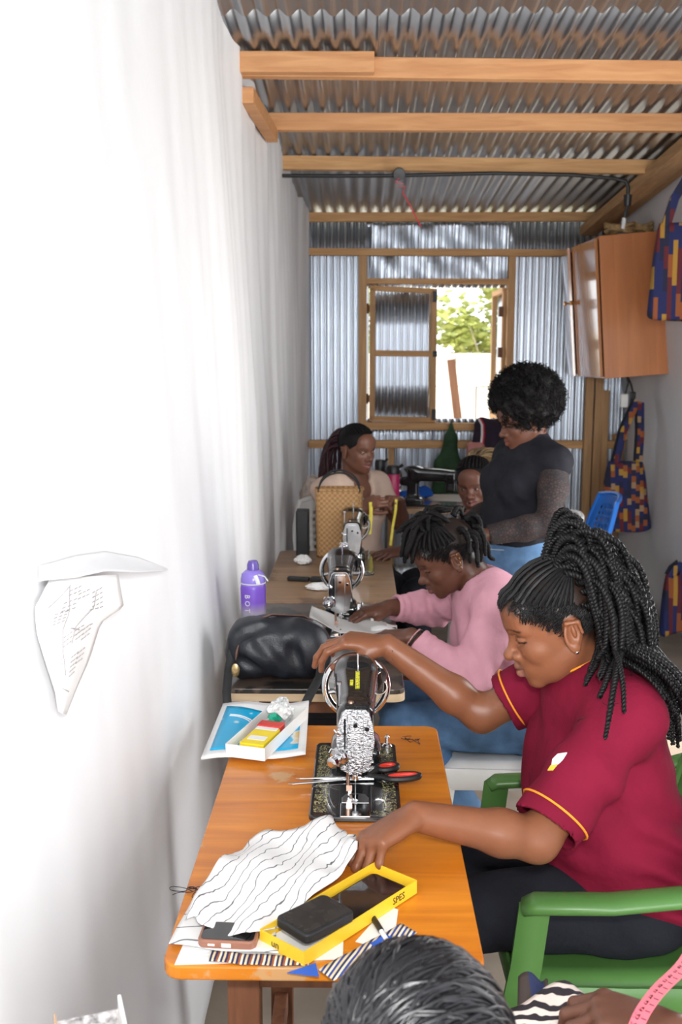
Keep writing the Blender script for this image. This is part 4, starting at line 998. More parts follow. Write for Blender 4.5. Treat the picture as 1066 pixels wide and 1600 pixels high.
    for i in range(N_):
        loc = (Pt[i] - C) @ R
        if ((loc[:, 1] > .008) & (loc[:, 2] < .05) & (loc[:, 2] > -.10)).any(): bad.add(i); continue
        v_, f_ = twist(smooth_path(Pt[i], 1), rng.uniform(.0068, .0085), pitch=.0135, per=5, sides=4); np_object('braid', v_, f_, hair_blk, body, org)
    fl_ = []
    for i in range(260):
        k = rng.integers(N_)
        if k in bad: continue
        p = Pt[k][rng.integers(8, 27)] + rng.normal(0, .006, 3); q = p + rng.normal(0, .008, 3); fl_.append(np.stack([p, (p + q) / 2 + rng.normal(0, .004, 3), q]))
    v_, f_ = np_tubes(fl_, [.0006] * len(fl_), 3); o = np_object('flyaway_hair', v_, f_, hair_blk, body, org); o['kind'] = 'stuff'
    return body
person_maroon()

# ---------------- shared dressing helpers
def long_sleeve(t, S, E, W, r=(.062, .055, .050, .040), e=1.0, hollow=.006):
    arm_sdf(t, S, E, lerp(E, W, e + .25), 0, r, .025)
    q = lerp(E, W, e); d = nrm(V3(W) - V3(E)); t.cutlocal(q, d, q + d * .09, .095, .002)
    t.cap(q - d * .05, q + d * .08, r[3] - hollow, r[3] - hollow + .002, .003, 's')
def locks(name, paths, r0, r1, mat, body, org, sides=6, bumpy=.12):
    for Pq in paths:
        Q, L_ = resample(smooth_path(Pq, 2), 26); i = np.arange(26); rr = r0 + (r1 - r0) * (i / 25.) ** 1.5; rr = rr * (1 + bumpy * np.sin(i * 2.1)); rr[-1] = .001
        v_, f_ = np_tubes([Q], [rr], sides); np_object(name, v_, f_, mat, body, org)


# ---------------- woman in pink sweater, middle table
def person_pink():
    org = V3(.46, 3.03, 0); C = V3(.262, 3.055, 1.005); R = basis((-.86, -.10, -.47)); sc = 1.0; base = V3(.135, .055, .034)
    J = dict(pelvis=(.545, 3.03, .52), neck=(.365, 3.04, .925), ls=(.405, 2.895, .875), rs=(.355, 3.20, .865), chest=(.43, 3.03, .76))
    LE, LW = V3(.312, 2.815, .685), V3(.150, 2.885, .800); RE, RW = V3(.255, 3.31, .778), V3(.095, 3.235, .798)
    s = SDF(); torso_sdf(s, J, -.01); s.cap((.375, 3.04, .91), C + R @ V3(0, -.035, -.03), .052, .052, .02)
    head_sdf(s, C, R, sc, lids=1); arm_sdf(s, J['ls'], LE, LW); arm_sdf(s, J['rs'], RE, RW)
    tips = []
    lh = hand_sdf(s, LW, (-.93, .32, -.10), (.05, -.15, .98), -1, ((18, 22, 12), (16, 22, 12), (18, 24, 14), (22, 26, 14)), 8, (.75, .5, -.3), 12, .97, tips=tips)
    rh = hand_sdf(s, RW, (-.95, -.28, -.12), (0, -.1, .99), 1, ((20, 30, 18), (20, 28, 15), (22, 28, 15), (24, 28, 15)), 8, (.75, .5, -.3), 12, .97, tips=tips)
    for y in (-1, 1): leg_sdf(s, (.535, 3.03 + y * .085, .53), (.13, 2.99 + y * .11, .525), (.20 if y > 0 else .42, 3.0 + y * .12, .09), -.012, (.08 if y > 0 else .30, 3.0 + y * .13, .03))
    body = sdf_object('person', s, .006, skin('dark_brown_skin', tuple(base), .36), None, org, [fbox(C, .13, .003), fbox(lh, .10, .003), fbox(rh, .10, .003)], face_colors(C, R, sc, base, lip=(.22, .085, .07), scalp=((0, .052, .024), (0, .60, -.80))))
    tag(body, 'woman in pink sweater bent over the middle sewing machine', 'person', 'women at the sewing lesson')
    t = SDF(); t.ell(J['pelvis'], (.135, .18, .135), None, .02)
    for y in (-1, 1): leg_sdf(t, (.535, 3.03 + y * .085, .53), (.13, 2.99 + y * .11, .525), (.20 if y > 0 else .42, 3.0 + y * .12, .12), .012)
    t.cut((.5, 2, .64), (0, 0, 1)); t.cut((.5, 2, .13), (0, 0, -1))
    sdf_object('jeans', t, .008, denim, body, org, disp=wrinkle(.002, .8))
    t = SDF(); torso_sdf(t, J, .017); t.ell((.515, 3.03, .60), (.135, .165, .15), None, .05)
    for S, E, W in ((J['ls'], LE, LW), (J['rs'], RE, RW)): long_sleeve(t, S, E, W, (.066, .060, .053, .036), .88)
    t.cap((.375, 3.04, .915), C + R @ V3(0, -.03, -.03), .062, .07, .006, 's'); t.cut((.55, 2, .50), (.1, 0, -1))
    wk = wrinkle(.0012, .9)
    def folds(P):
        g = np.zeros(len(P), np.float32)
        for E, S, W in ((LE, J['ls'], LW), (RE, J['rs'], RW)):
            q = P - V3(E).astype(np.float32); r2 = (q * q).sum(1); a = nrm(V3(W) - V3(S)).astype(np.float32); g += np.exp(-r2 / .012) * np.sin((q @ a) * 150) * .0035
            u = (P - V3(W).astype(np.float32)); b_ = nrm(V3(W) - V3(E)).astype(np.float32); g += np.exp(-(u * u).sum(1) / .010) * np.sin((u @ b_) * 260) * .0025
        return (wk(P) + g + .003 * np.exp(-((P[:, 2] - .62) / .1) ** 2) * np.sin(70 * P[:, 2] + 20 * P[:, 0])).astype(np.float32)
    sw = sdf_object('sweater', t, .005, cloth('pink_sweater', (.66, .33, .40), .9, .05), body, org, disp=folds)
    d = nrm(LW - LE); ring('bracelet', lerp(LE, LW, .93), d, .0335, .003, M('black_bead', (.02, .02, .02), .4), body, org); ring('bracelet', lerp(LE, LW, .96), d, .032, .0022, M('red_white_bead', (.6, .3, .3), .4, var=.6, vs=200), body, org)
    b = MB()
    for q in (.01, -.004, -.016, -.03): b.torus(C + R @ (V3(-.083, -.026 + .3 * abs(q), q)) - org, R @ V3(.2, 1, 0), .004, .0011, 14, 6)
    b.build('ear_rings', M('gold', (.8, .55, .2), .25, 1), body, smooth=True)
    rng = np.random.default_rng(8); hs = SDF(); head_sdf(hs, C, R, sc); torso_sdf(hs, J, .02)
    rows = []
    for k in range(19):
        a = -108 + 12 * k; st = nrm(V3(sin(RD(a)) * .95, cos(RD(a)) * .86, .40 if abs(a) < 45 else .22)); en = nrm(V3(sin(RD(a)) * .35, .05, .95)); rows.append(np.array([shell(C, R, sc, st * (1 - q) + en * q, .009) for q in np.linspace(0, 1, 12)]))
    locks('cornrow', rows, .006, .007, hair_soft, body, org)
    stubble(C, R, sc, ((0, .048, .026), (0, .60, -.80)), 1800, 22, body, org, hair_soft, .014)
    roots, dirs, ln, ro, gs = [], [], [], [], []
    for k in range(62):
        if k < 26: az = rng.uniform(125, 235); el = rng.uniform(-20, 45); l_ = rng.uniform(.07, .13); o_ = -.5
        elif k < 34: az = rng.uniform(-50, 25); el = rng.uniform(55, 75); l_ = rng.uniform(.10, .14); o_ = .5
        else: az = rng.uniform(0, 360); el = rng.uniform(72, 90); l_ = rng.uniform(.07, .11); o_ = .0
        dv = V3(sin(RD(az)) * cos(RD(el)), cos(RD(az)) * cos(RD(el)), sin(RD(el))); roots.append(shell(C, R, sc, dv, .008)); dirs.append(nrm(R @ V3(dv[0], dv[1] + o_, dv[2] + (.8 if k >= 34 else 0.1)))); ln.append(l_); ro.append(rng.uniform(.008, .03)); gs.append((0, 0, -1) if k < 34 else nrm(V3(rng.normal() * .7, rng.normal() * .7, -.7)))
    Pt = strands(roots, dirs, np.array(ln), 16, hs, np.array(ro), stiff=.72, rng=rng, jit=.06, gs=np.array(gs)); locks('lock', list(Pt), .0085, .006, hair_soft, body, org)
    return body
person_pink()

# ---------------- woman in beige behind the basket
def person_beige():
    org = V3(-.03, 5.05, 0); C = V3(-.012, 5.02, 1.148); R = basis((.66, -.74, -.10)); sc = 1.0; base = V3(.17, .072, .045)
    J = dict(pelvis=(-.03, 5.07, .52), neck=(-.035, 5.05, 1.0), ls=(.085, 5.15, .955), rs=(-.165, 4.955, .95), chest=(-.03, 5.06, .83))
    RE, RW = V3(-.12, 4.79, .79), V3(.0, 4.70, .90); LE, LW = V3(.205, 5.06, .77), V3(.195, 4.90, .905)
    s = SDF(); torso_sdf(s, J, -.008, .065); s.cap((-.035, 5.05, .98), C + R @ V3(0, -.03, -.03), .054, .053, .02); head_sdf(s, C, R, sc, smile=.6, openeye=1)
    arm_sdf(s, J['ls'], LE, LW); arm_sdf(s, J['rs'], RE, RW)
    rh = hand_sdf(s, RW, (.80, -.2, .42), (-.25, -.8, .5), -1, ((40, 55, 35), (45, 60, 35), (50, 60, 35), (55, 60, 35)), 4, (.7, .35, -.6), 15)
    lh = hand_sdf(s, LW, (-.45, -.75, .30), (-.35, -.55, .70), -1, ((45, 60, 35), (50, 60, 35), (52, 60, 35), (58, 60, 35)), 4, (.7, .35, -.6), 15)
    for x in (-1, 1): leg_sdf(s, (-.03 + x * .085, 5.06, .53), (.06 + x * .10, 4.68, .52), (.06 + x * .10, 4.66, .09), -.012, (.06 + x * .1, 4.52, .03))
    body = sdf_object('person', s, .007, skin('brown_skin', tuple(base), .38), None, org, [fbox(C, .13, .0036), fbox(rh, .09, .004), fbox(lh, .09, .004)], face_colors(C, R, sc, base, lip=(.24, .085, .075), lids=False))
    tag(body, 'smiling woman in beige top sitting behind the woven basket', 'person', 'women at the sewing lesson')
    eyes(C, R, sc, body, org, (-.05, .95, -.25))
    t = SDF(); torso_sdf(t, J, .012, .068)
    for S, E in ((J['ls'], LE), (J['rs'], RE)):
        t.cap(S, lerp(S, E, .75), .060, .056, .03); q = lerp(S, E, .55); d = nrm(V3(E) - V3(S)); t.cutlocal(q, d, q + d * .09, .10, .002); t.cap(q - d * .06, q + d * .06, .047, .047, .003, 's')
    t.cap((-.035, 5.05, .99), C + R @ V3(0, .0, -.10), .066, .085, .006, 's'); t.ell(V3(-.035, 5.05, .97) + R @ V3(0, .08, 0), (.055, .055, .06), None, .01, 's'); t.cut((0, 5, .55), (0, 0, -1))
    sdf_object('top', t, .006, cloth('beige_jersey', (.62, .46, .37), .9), body, org, disp=wrinkle(.0015))
    t = SDF(); t.ell(J['pelvis'], (.18, .14, .13), None, .02)
    for x in (-1, 1): leg_sdf(t, (-.03 + x * .085, 5.06, .53), (.06 + x * .10, 4.68, .52), (.06 + x * .10, 4.66, .12), .012)
    t.cut((0, 5, .62), (0, 0, 1)); t.cut((0, 5, .125), (0, 0, -1)); sdf_object('trousers', t, .009, cloth('black_trousers', (.012, .013, .018)), body, org, disp=wrinkle(.002))
    hc = hair_cap(C, R, sc, .008, (0, .048, .026), (0, .62, -.78)); sdf_object('scalp_hair', hc, .006, hair_soft, body, org)
    rng = np.random.default_rng(3); rows = []
    for k in range(15):
        a = -84 + 12 * k; st = nrm(V3(sin(RD(a)) * .95, cos(RD(a)) * .72, .58)); en = nrm(V3(sin(RD(a)) * .3, -.95, .25)); rows.append(np.array([shell(C, R, sc, st * (1 - q) + en * q + V3(0, 0, .5 * sin(pi * q)), .010) for q in np.linspace(0, 1, 12)]))
    locks('cornrow', rows, .006, .0075, hair_soft, body, org)
    hs = SDF(); head_sdf(hs, C, R, sc); torso_sdf(hs, J, .02); roots = []; dirs = []; n_ = 44
    for k in range(n_):
        roots.append(shell(C, R, sc, (rng.normal() * .25, -1, .2 + rng.normal() * .2), .012)); dirs.append(nrm(R @ V3(rng.normal() * .15, -1, .1) + V3(-.4, 0, 0)))
    Pt = strands(roots, dirs, rng.uniform(.24, .32, n_), 18, hs, rng.uniform(.01, .035, n_), stiff=.8, rng=rng, jit=.04)
    locks('braid', list(Pt), .0065, .005, M('burgundy_braid', (.032, .008, .012), .5, var=.3, vs=80), body, org, 5)
    # yellow tape round her fingers
    return body
person_beige()

# ---------------- smiling woman at the rear table
def person_smile():
    org = V3(.62, 4.66, 0); C = V3(.522, 4.645, 1.02); R = basis((-.36, -.92, -.10), (-.10, 0, 1)); sc = 1.0; base = V3(.135, .055, .036)
    J = dict(pelvis=(.66, 4.70, .52), neck=(.575, 4.69, .905), ls=(.56, 4.53, .86), rs=(.57, 4.85, .86), chest=(.61, 4.69, .74))
    LE, LW = V3(.43, 4.44, .715), V3(.20, 4.29, .782); RE, RW = V3(.52, 4.60, .74), V3(.545, 4.47, .825)
    s = SDF(); torso_sdf(s, J, -.008); s.cap((.575, 4.68, .89), C + R @ V3(0, -.03, -.03), .050, .050, .02); head_sdf(s, C, R, sc, smile=1, openeye=1)
    arm_sdf(s, J['ls'], LE, LW); arm_sdf(s, J['rs'], RE, RW)
    lh = hand_sdf(s, LW, (-.93, -.30, -.08), (0, -.2, .97), -1, ((14, 18, 10), (14, 18, 10), (16, 18, 10), (18, 20, 12)), 12, (.7, .6, -.2), 10, tips=None)
    rh = hand_sdf(s, RW, (-.35, -.15, .75), (.25, -.9, .1), 1, ((60, 70, 40), (65, 70, 40), (65, 70, 40), (65, 70, 40)), 2, (.7, .35, -.6), 15)
    for y in (-1, 1): leg_sdf(s, (.65, 4.69 + y * .085, .53), (.26, 4.68 + y * .10, .525), (.28, 4.68 + y * .11, .09), -.012, (.15, 4.68 + y * .11, .03))
    body = sdf_object('person', s, .007, skin('deep_brown_skin', tuple(base), .38), None, org, [fbox(C, .13, .0033), fbox(lh, .10, .004), fbox(rh, .09, .004)], face_colors(C, R, sc, base, lip=(.20, .07, .06), lids=False))
    tag(body, 'woman smiling at the camera with blond tipped braids, hand at her chin', 'person', 'women at the sewing lesson')
    eyes(C, R, sc, body, org, (.28, .95, .0))
    b = MB(); b.ell(C + R @ V3(0, .0815, -.0655) - org, (.021, .0085, .0065), R, 16, 8); b.build('teeth', M('tooth_white', (.8, .76, .68), .25, var=.03), body, smooth=True)
    t = SDF(); torso_sdf(t, J, .012)
    for S, E, W in ((J['ls'], LE, LW), (J['rs'], RE, RW)): long_sleeve(t, S, E, W, (.060, .052, .047, .036), .80)
    t.cap((.575, 4.68, .90), C + R @ V3(0, -.02, -.05), .060, .07, .006, 's'); t.cut((.6, 4.6, .53), (0, 0, -1))
    sdf_object('top', t, .007, cloth('dark_navy_top', (.016, .017, .026)), body, org, disp=wrinkle(.0015))
    t = SDF(); t.ell(J['pelvis'], (.14, .18, .13), None, .02)
    for y in (-1, 1): leg_sdf(t, (.65, 4.69 + y * .085, .53), (.26, 4.68 + y * .10, .525), (.28, 4.68 + y * .11, .12), .012)
    t.cut((0, 5, .62), (0, 0, 1)); t.cut((0, 5, .125), (0, 0, -1)); sdf_object('trousers', t, .009, cloth('black_trousers', (.012, .013, .018)), body, org, disp=wrinkle(.002))
    hc = hair_cap(C, R, sc, .008, (0, .048, .026), (0, .62, -.78)); sdf_object('scalp_hair', hc, .006, hair_soft, body, org)
    rng = np.random.default_rng(4); rows = []
    for k in range(19):
        a = -90 + 10 * k; st = nrm(V3(sin(RD(a)) * .95, cos(RD(a)) * .72, .58)); en = nrm(V3(sin(RD(a)) * .2, -.45, .9)); rows.append(np.array([shell(C, R, sc, st * (1 - q) + en * q, .010 + .008 * sin(pi * q)) for q in np.linspace(0, 1, 12)]))
    locks('cornrow', rows, .0055, .0075, hair_soft, body, org)
    hs = SDF(); head_sdf(hs, C, R, sc); roots = []; dirs = []; n_ = 46
    for k in range(n_):
        roots.append(shell(C, R, sc, (rng.normal() * .22, -.45 + rng.normal() * .15, .85), .012)); dirs.append(nrm(R @ V3(rng.normal() * .5 - .3, -.3 + rng.normal() * .3, .8)))
    Pt = strands(roots, dirs, rng.uniform(.13, .20, n_), 16, hs, rng.uniform(.01, .04, n_), stiff=.70, rng=rng, jit=.12, g=nrm(R @ V3(-.8, -.2, -.5)))
    locks('braid', list(Pt), .0065, .005, M('blond_tipped_braid', (.18, .115, .055), .5, var=.5, vs=14), body, org, 5)
    return body
person_smile()

# ---------------- standing woman with afro
def person_afro():
    org = V3(.60, 3.98, 0); C = V3(.632, 3.965, 1.365); R = basis((-.93, -.12, -.30)); sc = 1.0; base = V3(.15, .062, .038)
    J = dict(pelvis=(.60, 3.99, .845), neck=(.672, 3.985, 1.262), ls=(.735, 3.855, 1.205), rs=(.60, 4.12, 1.20), chest=(.635, 3.985, 1.085))
    LE, LW = V3(.705, 3.76, .985), V3(.465, 3.745, .945); RE, RW = V3(.56, 4.16, .985), V3(.40, 3.99, .935)
    s = SDF(); torso_sdf(s, J, -.008); s.cap((.672, 3.985, 1.24), C + R @ V3(0, -.03, -.03), .050, .050, .02); head_sdf(s, C, R, sc)
    arm_sdf(s, J['ls'], LE, LW); arm_sdf(s, J['rs'], RE, RW)
    lh = hand_sdf(s, LW, (-.93, .10, -.05), (-.05, -.6, .8), -1, ((25, 35, 20),) * 4, 5, (.75, .5, -.3), 12)
    rh = hand_sdf(s, RW, (-.9, -.35, -.05), (-.05, -.3, .95), 1, ((25, 35, 20),) * 4, 5, (.75, .5, -.3), 12)
    for q in (-1, 1): leg_sdf(s, (.60 - q * .05, 3.99 + q * .075, .84), (.575 - q * .05, 3.98 + q * .085, .45), (.60 - q * .06, 3.98 + q * .09, .09), -.012, (.48 - q * .06, 3.90 + q * .09, .03))
    body = sdf_object('person', s, .007, skin('mid_brown_skin', tuple(base), .4), None, org, [fbox(C, .13, .0034)], face_colors(C, R, sc, base))
    tag(body, 'standing woman with round afro hair, black lace top and blue jeans', 'person', 'women at the sewing lesson')
    t = SDF(); torso_sdf(t, J, .012, .066)
    t.cap((.672, 3.985, 1.25), (.655, 3.98, 1.315), .064, .060, .02); t.cap((.672, 3.985, 1.24), (.645, 3.978, 1.35), .050, .053, .004, 's')
    t.cut((.6, 4, .885), (0, 0, -1)); t.cut((.655, 3.98, 1.318), (-.2, 0, 1))
    sdf_object('top', t, .006, cloth('black_top', (.014, .014, .019), .75), body, org, disp=wrinkle(.0018))
    m, nt, bs = _nt('black_lace'); vo = N(nt, 'ShaderNodeTexVoronoi', feature='DISTANCE_TO_EDGE'); vo.inputs['Scale'].default_value = 95; nt.links.new(coords(nt), vo.inputs['Vector'])
    nz = N(nt, 'ShaderNodeTexNoise'); nz.inputs['Scale'].default_value = 22; nt.links.new(coords(nt), nz.inputs[0]); mm = N(nt, 'ShaderNodeMath', operation='MULTIPLY'); nt.links.new(vo.outputs[0], mm.inputs[0]); nt.links.new(nz.outputs[0], mm.inputs[1])
    nt.links.new(ramp(nt, mm.outputs[0], [(.03, (.012, .010, .012)), (.12, (.05, .026, .022)), (.3, (.075, .036, .028))]), bs.inputs['Base Color']); bs.inputs['Roughness'].default_value = .8
    for S, E, W in ((J['ls'], LE, LW), (J['rs'], RE, RW)):
        t = SDF(); long_sleeve(t, S, E, W, (.057, .050, .046, .034), .95); sdf_object('lace_sleeve', t, .006, m, body, org, disp=wrinkle(.0012))
    t = SDF(); B = np.stack([nrm((-.57, .82, 0)), nrm((-.82, -.57, 0)), V3(0, 0, 1)], 1); t.ell(V3(J['pelvis']) - V3(0, 0, .01), (.182, .140, .14), B, .02)
    for q in (-1, 1): leg_sdf(t, (.60 - q * .05, 3.99 + q * .075, .84), (.575 - q * .05, 3.98 + q * .085, .45), (.60 - q * .06, 3.98 + q * .09, .12), .016)
    t.cut((0, 4, .905), (0, 0, 1)); t.cut((0, 4, .125), (0, 0, -1)); jn = sdf_object('jeans', t, .007, denim, body, org, disp=wrinkle(.0015))
    b = MB()
    for z in (.895, .87): ring('stitch_line', V3(.60, 3.99, z), (0, 0, 1), .182, .0015, M('pale_stitching', (.45, .5, .55), .8), jn, org, (.80, .98))
    b = MB(); b.lathe([(.0005, 0), (.007, .001), (.007, .004), (.0005, .006)], V3(.478, 3.83, .855) - org, (-.6, -.8, 0), 12); b.build('button', m_steel, jn, smooth=True)
    # afro
    A = C + V3(.008, .0, .078); rng = np.random.default_rng(12); t = SDF(); t.ell(A, (.122, .120, .112), None, .01)
    for k in range(60):
        d = nrm(rng.normal(0, 1, 3)); t.ell(A + d * V3(.112, .11, .10), V3(.032, .032, .032), None, .01)
    t.cap(C + R @ V3(0, .09, -.01), C + R @ V3(0, .16, -.05), .072, .085, .01, 's')
    t.cut(C + R @ V3(0, .0, -.045), (-.25, 0, -1), .02)
    sdf_object('afro_hair', t, .006, hair_soft, body, org, disp=wrinkle(.003, 3))
    pts = []; rr = []
    n_ = 3600; D_ = rng.normal(0, 1, (n_, 3)); D_ /= np.linalg.norm(D_, axis=1)[:, None]
    for d in D_:
        p = A + d * V3(.136, .134, .124) * rng.uniform(.93, 1.03); loc = R.T @ (p - C)
        if loc[1] > .085 and loc[2] < .07 or p[2] < C[2] - .05: continue
        u, w, _ = orth(d); r_ = rng.uniform(.004, .008); h_ = rng.uniform(.010, .022); a0 = rng.uniform(0, 6); q = np.linspace(0, 1, 7)
        pts.append(p + d * (q * h_)[:, None] + r_ * (np.cos(a0 + q * 7)[:, None] * u + np.sin(a0 + q * 7)[:, None] * w)); rr.append(.0011)
    v_, f_ = np_tubes(pts, rr, 3); o = np_object('afro_curls', v_, f_, hair_soft, body, org); o['kind'] = 'stuff'
    return body
person_afro()

# ---------------- dark haired person seated in front of the camera
def person_front():
    org = V3(.06, .86, 0); C = V3(.058, .90, .905); R = basis((.05, .90, -.42)); sc = 1.0; base = V3(.13, .055, .035)
    J = dict(pelvis=(.06, .78, .385), neck=(.06, .84, .79), ls=(-.10, .84, .735), rs=(.22, .84, .735), chest=(.06, .82, .62))
    RE, RW = V3(.465, .98, .67), V3(.380, 1.125, .802); LE, LW = V3(-.12, 1.0, .58), V3(.02, 1.16, .60)
    s = SDF(); torso_sdf(s, J, -.006); s.cap((.06, .84, .77), C + R @ V3(0, -.03, -.03), .05, .05, .02); head_sdf(s, C, R, sc)
    arm_sdf(s, J['rs'], RE, RW); arm_sdf(s, J['ls'], LE, LW)
    rh = hand_sdf(s, RW, (-.92, .36, .10), (.10, -.12, .98), -1, ((35, 45, 25), (38, 48, 25), (42, 48, 25), (46, 48, 25)), 5, (.75, .45, -.45), 14)
    lh = hand_sdf(s, LW, (.8, .5, -.1), (0, 0, 1), 1, ((30, 40, 20),) * 4, 4, (.75, .45, -.4), 14)
    for x in (-1, 1): leg_sdf(s, (.06 + x * .085, .80, .40), (.08 + x * .12, 1.20, .47), (.08 + x * .12, 1.22, .09), -.012, (.08 + x * .12, 1.36, .03))
    body = sdf_object('person', s, .007, skin('dark_skin', tuple(base), .42), None, org, [fbox(rh, .10, .0025)], face_colors(C, R, sc, base))
    tag(body, 'dark haired person seen from behind at the bottom edge holding a pink measuring tape', 'person', 'women at the sewing lesson')
    t = SDF(); torso_sdf(t, J, .014)
    for S, E, W in ((J['ls'], LE, LW), (J['rs'], RE, RW)): long_sleeve(t, S, E, W, (.060, .053, .046, .036), .72)
    t.cap((.06, .84, .78), C + R @ V3(0, -.03, -.03), .06, .065, .006, 's'); t.cut((0, .8, .40), (0, 0, -1)); sdf_object('top', t, .008, cloth('dark_navy_top', (.016, .017, .026)), body, org, disp=wrinkle(.002))
    t = SDF(); t.ell(J['pelvis'], (.18, .14, .13), None, .02)
    for x in (-1, 1): leg_sdf(t, (.06 + x * .085, .80, .40), (.08 + x * .12, 1.20, .47), (.08 + x * .12, 1.22, .12), .012)
    t.cut((0, 5, .50), (0, -.3, 1)); t.cut((0, 5, .125), (0, 0, -1)); sdf_object('trousers', t, .010, cloth('black_trousers', (.012, .013, .018)), body, org, disp=wrinkle(.002))
    hc = hair_cap(C, R, sc, .010, (0, .055, .012), (0, .62, -.78)); sdf_object('scalp_hair', hc, .005, hair_blk, body, org)
    rng = np.random.default_rng(6); pts = []; rr = []
    for k in range(1500):
        a = rng.uniform(-115, 115); el = rng.uniform(-25, 70); st = V3(sin(RD(a)) * cos(RD(el)), cos(RD(a)) * cos(RD(el)), sin(RD(el)) + .15); en = V3(-.62 + rng.normal() * .16, -.80, -.05 + rng.normal() * .25); l_ = rng.uniform(.010, .020)
        if k > 900: st = nrm(rng.normal(0, 1, 3)); st[2] = abs(st[2]); l_ = rng.uniform(.006, .012)
        q = np.linspace(0, 1, 14); mid = nrm(st) * .6 + V3(-.1, -.35, .75)
        pts.append(np.array([shell(C, R, sc, st * (1 - x) ** 2 + mid * 2 * x * (1 - x) + en * x * x, l_ + .006 * sin(pi * x) + rng.normal() * .0006) for x in q])); rr.append(rng.uniform(.0014, .0028))
    v_, f_ = np_tubes(pts, rr, 4); o = np_object('swept_back_hair', v_, f_, M('glossy_black_hair', (.010, .010, .012), .30, 0, var=.4, vs=60, spec=.7), body, org); o['kind'] = 'stuff'
    Bc = shell(C, R, sc, (-.62, -.80, -.12), .015); t = SDF(); t.ell(Bc, (.04, .04, .035), None, .01); sdf_object('hair_bun', t, .005, hair_blk, body, org, disp=wrinkle(.003, 2))
    return body
person_front()
# ------------------------------------------------------------ small things
def flat_quad(name, label, cat, pts, z, th, mat, group=None, bevel=.0005):
    """thin slab from plan corners"""
    c = np.mean(np.array(pts), 0); b = MB(); b.prism([(p[0] - c[0], p[1] - c[1]) for p in pts], 0, th)
    o = b.build(name, mat, None, bevel=bevel); o.location = (c[0], c[1], z); return tag(o, label, cat, group)
m_paper = M('white_paper', (.84, .83, .82), .75, var=.03, vs=20)
m_card = M('white_card', (.82, .82, .80), .6, var=.04)
m_yel = M('yellow_card', (.85, .55, .03), .45, var=.04)
m_glass = M('dark_phone_glass', (.008, .008, .010), .06, 0, var=.2, spec=.7, coat=.5)
def stripes(name, cols, freq, rot=0, axis='X', rough=.85, dist=0):
    m, nt, bs = _nt(name); v = coords(nt, (1, 1, 1), (0, 0, rot)); sx = N(nt, 'ShaderNodeSeparateXYZ'); nt.links.new(v, sx.inputs[0])
    w = N(nt, 'ShaderNodeMath', operation='MULTIPLY'); nt.links.new(sx.outputs[axis], w.inputs[0]); w.inputs[1].default_value = freq
    f = N(nt, 'ShaderNodeMath', operation='FRACT'); nt.links.new(w.outputs[0], f.inputs[0])
    nt.links.new(ramp(nt, f.outputs[0], [(i / len(cols), c) for i, c in enumerate(cols)], 'CONSTANT'), bs.inputs['Base Color']); bs.inputs['Roughness'].default_value = rough; MATS[name] = m; return m
NAVY, ORG_, MAR, MUS, WHT = (.016, .022, .10), (.30, .085, .025), (.12, .016, .024), (.42, .23, .035), (.75, .72, .65)
def linedcloth(name, base, scale, thick, rot=0, col=(.10, .10, .11), dist=3):
    m, nt, bs = _nt(name); v = coords(nt, (1, 1, 1), (0, 0, rot)); w = N(nt, 'ShaderNodeTexWave', bands_direction='X'); w.inputs['Scale'].default_value = scale; w.inputs['Distortion'].default_value = dist; w.inputs['Detail'].default_value = 2; w.inputs['Detail Scale'].default_value = 1.2
    nt.links.new(v, w.inputs['Vector']); nt.links.new(ramp(nt, w.outputs[0], [(0, col), (thick, col), (thick + .02, base)]), bs.inputs['Base Color']); bs.inputs['Roughness'].default_value = .85; return m

# --- front table
bk = thing('booklet', 'open blue and white printed booklet hanging over the back corner of the front table', 'booklet', (-.225, 2.235, .7508))
def bkf(u, v):
    x = -.105 + .21 * u + .012 * (1 - v) * (u - .5); y = -.17 + .345 * v + .012 * u
    return (x - .004 * v, y, .006 + .004 * sin(u * 7) + .012 * max(0, v - .8) * u + .006 * (1 - v) ** 4 * u)
def bookmat():
    m, nt, bs = _nt('blue_print'); v = coords(nt); vo = N(nt, 'ShaderNodeTexVoronoi'); vo.inputs['Scale'].default_value = 26; nt.links.new(v, vo.inputs['Vector'])
    n = N(nt, 'ShaderNodeTexNoise'); n.inputs['Scale'].default_value = 14; nt.links.new(v, n.inputs[0])
    a = ramp(nt, n.outputs[0], [(.60, (.0, .42, .74)), (.63, (.72, .76, .72)), (.70, (.75, .5, .2))]); nt.links.new(a, bs.inputs['Base Color']); bs.inputs['Roughness'].default_value = .3; return m
b = MB(); b.grid(bkf, 14, 16); b.build('page', m_paper, bk, smooth=True, solid=.004, ang=0)
b = MB(); b.grid(lambda u, v: tuple(V3(bkf(.06 + .86 * u, .10 + .82 * v * (1 - .25 * u))) + V3(0, 0, .0058)), 14, 16); b.build('printed_panel', bookmat(), bk, smooth=True, solid=.0004, ang=0)
for q, r in ((.095, .0016), (.088, .0012)):
    b = MB(); b.tube([(-.10 + q * cos(a), -.02 + q * 1.05 * sin(a), .0145 + .004 * sin((-.10 + q * cos(a) + .105) / .21 * 7)) for a in np.linspace(-.9, 1.35, 24)], r, 5); b.build('printed_arc', m_paper, bk, smooth=True)
tr = thing('card_tray', 'white card tray lying on the blue booklet', 'tray', (-.203, 2.19, .7625), RD(-16.5))
TW, TD, TH_ = .088, .27, .028
for nm, c, s in (('base', (0, 0, .001), (TW, TD, .002)), ('wall', (-TW / 2, 0, TH_ / 2), (.002, TD, TH_)), ('wall', (TW / 2, 0, TH_ / 2), (.002, TD, TH_)), ('wall', (0, -TD / 2, TH_ / 2), (TW, .002, TH_)), ('wall', (0, TD / 2, TH_ / 2), (TW, .002, TH_))):
    b = MB(); b.box(c, s); b.build(nm, m_card, tr)
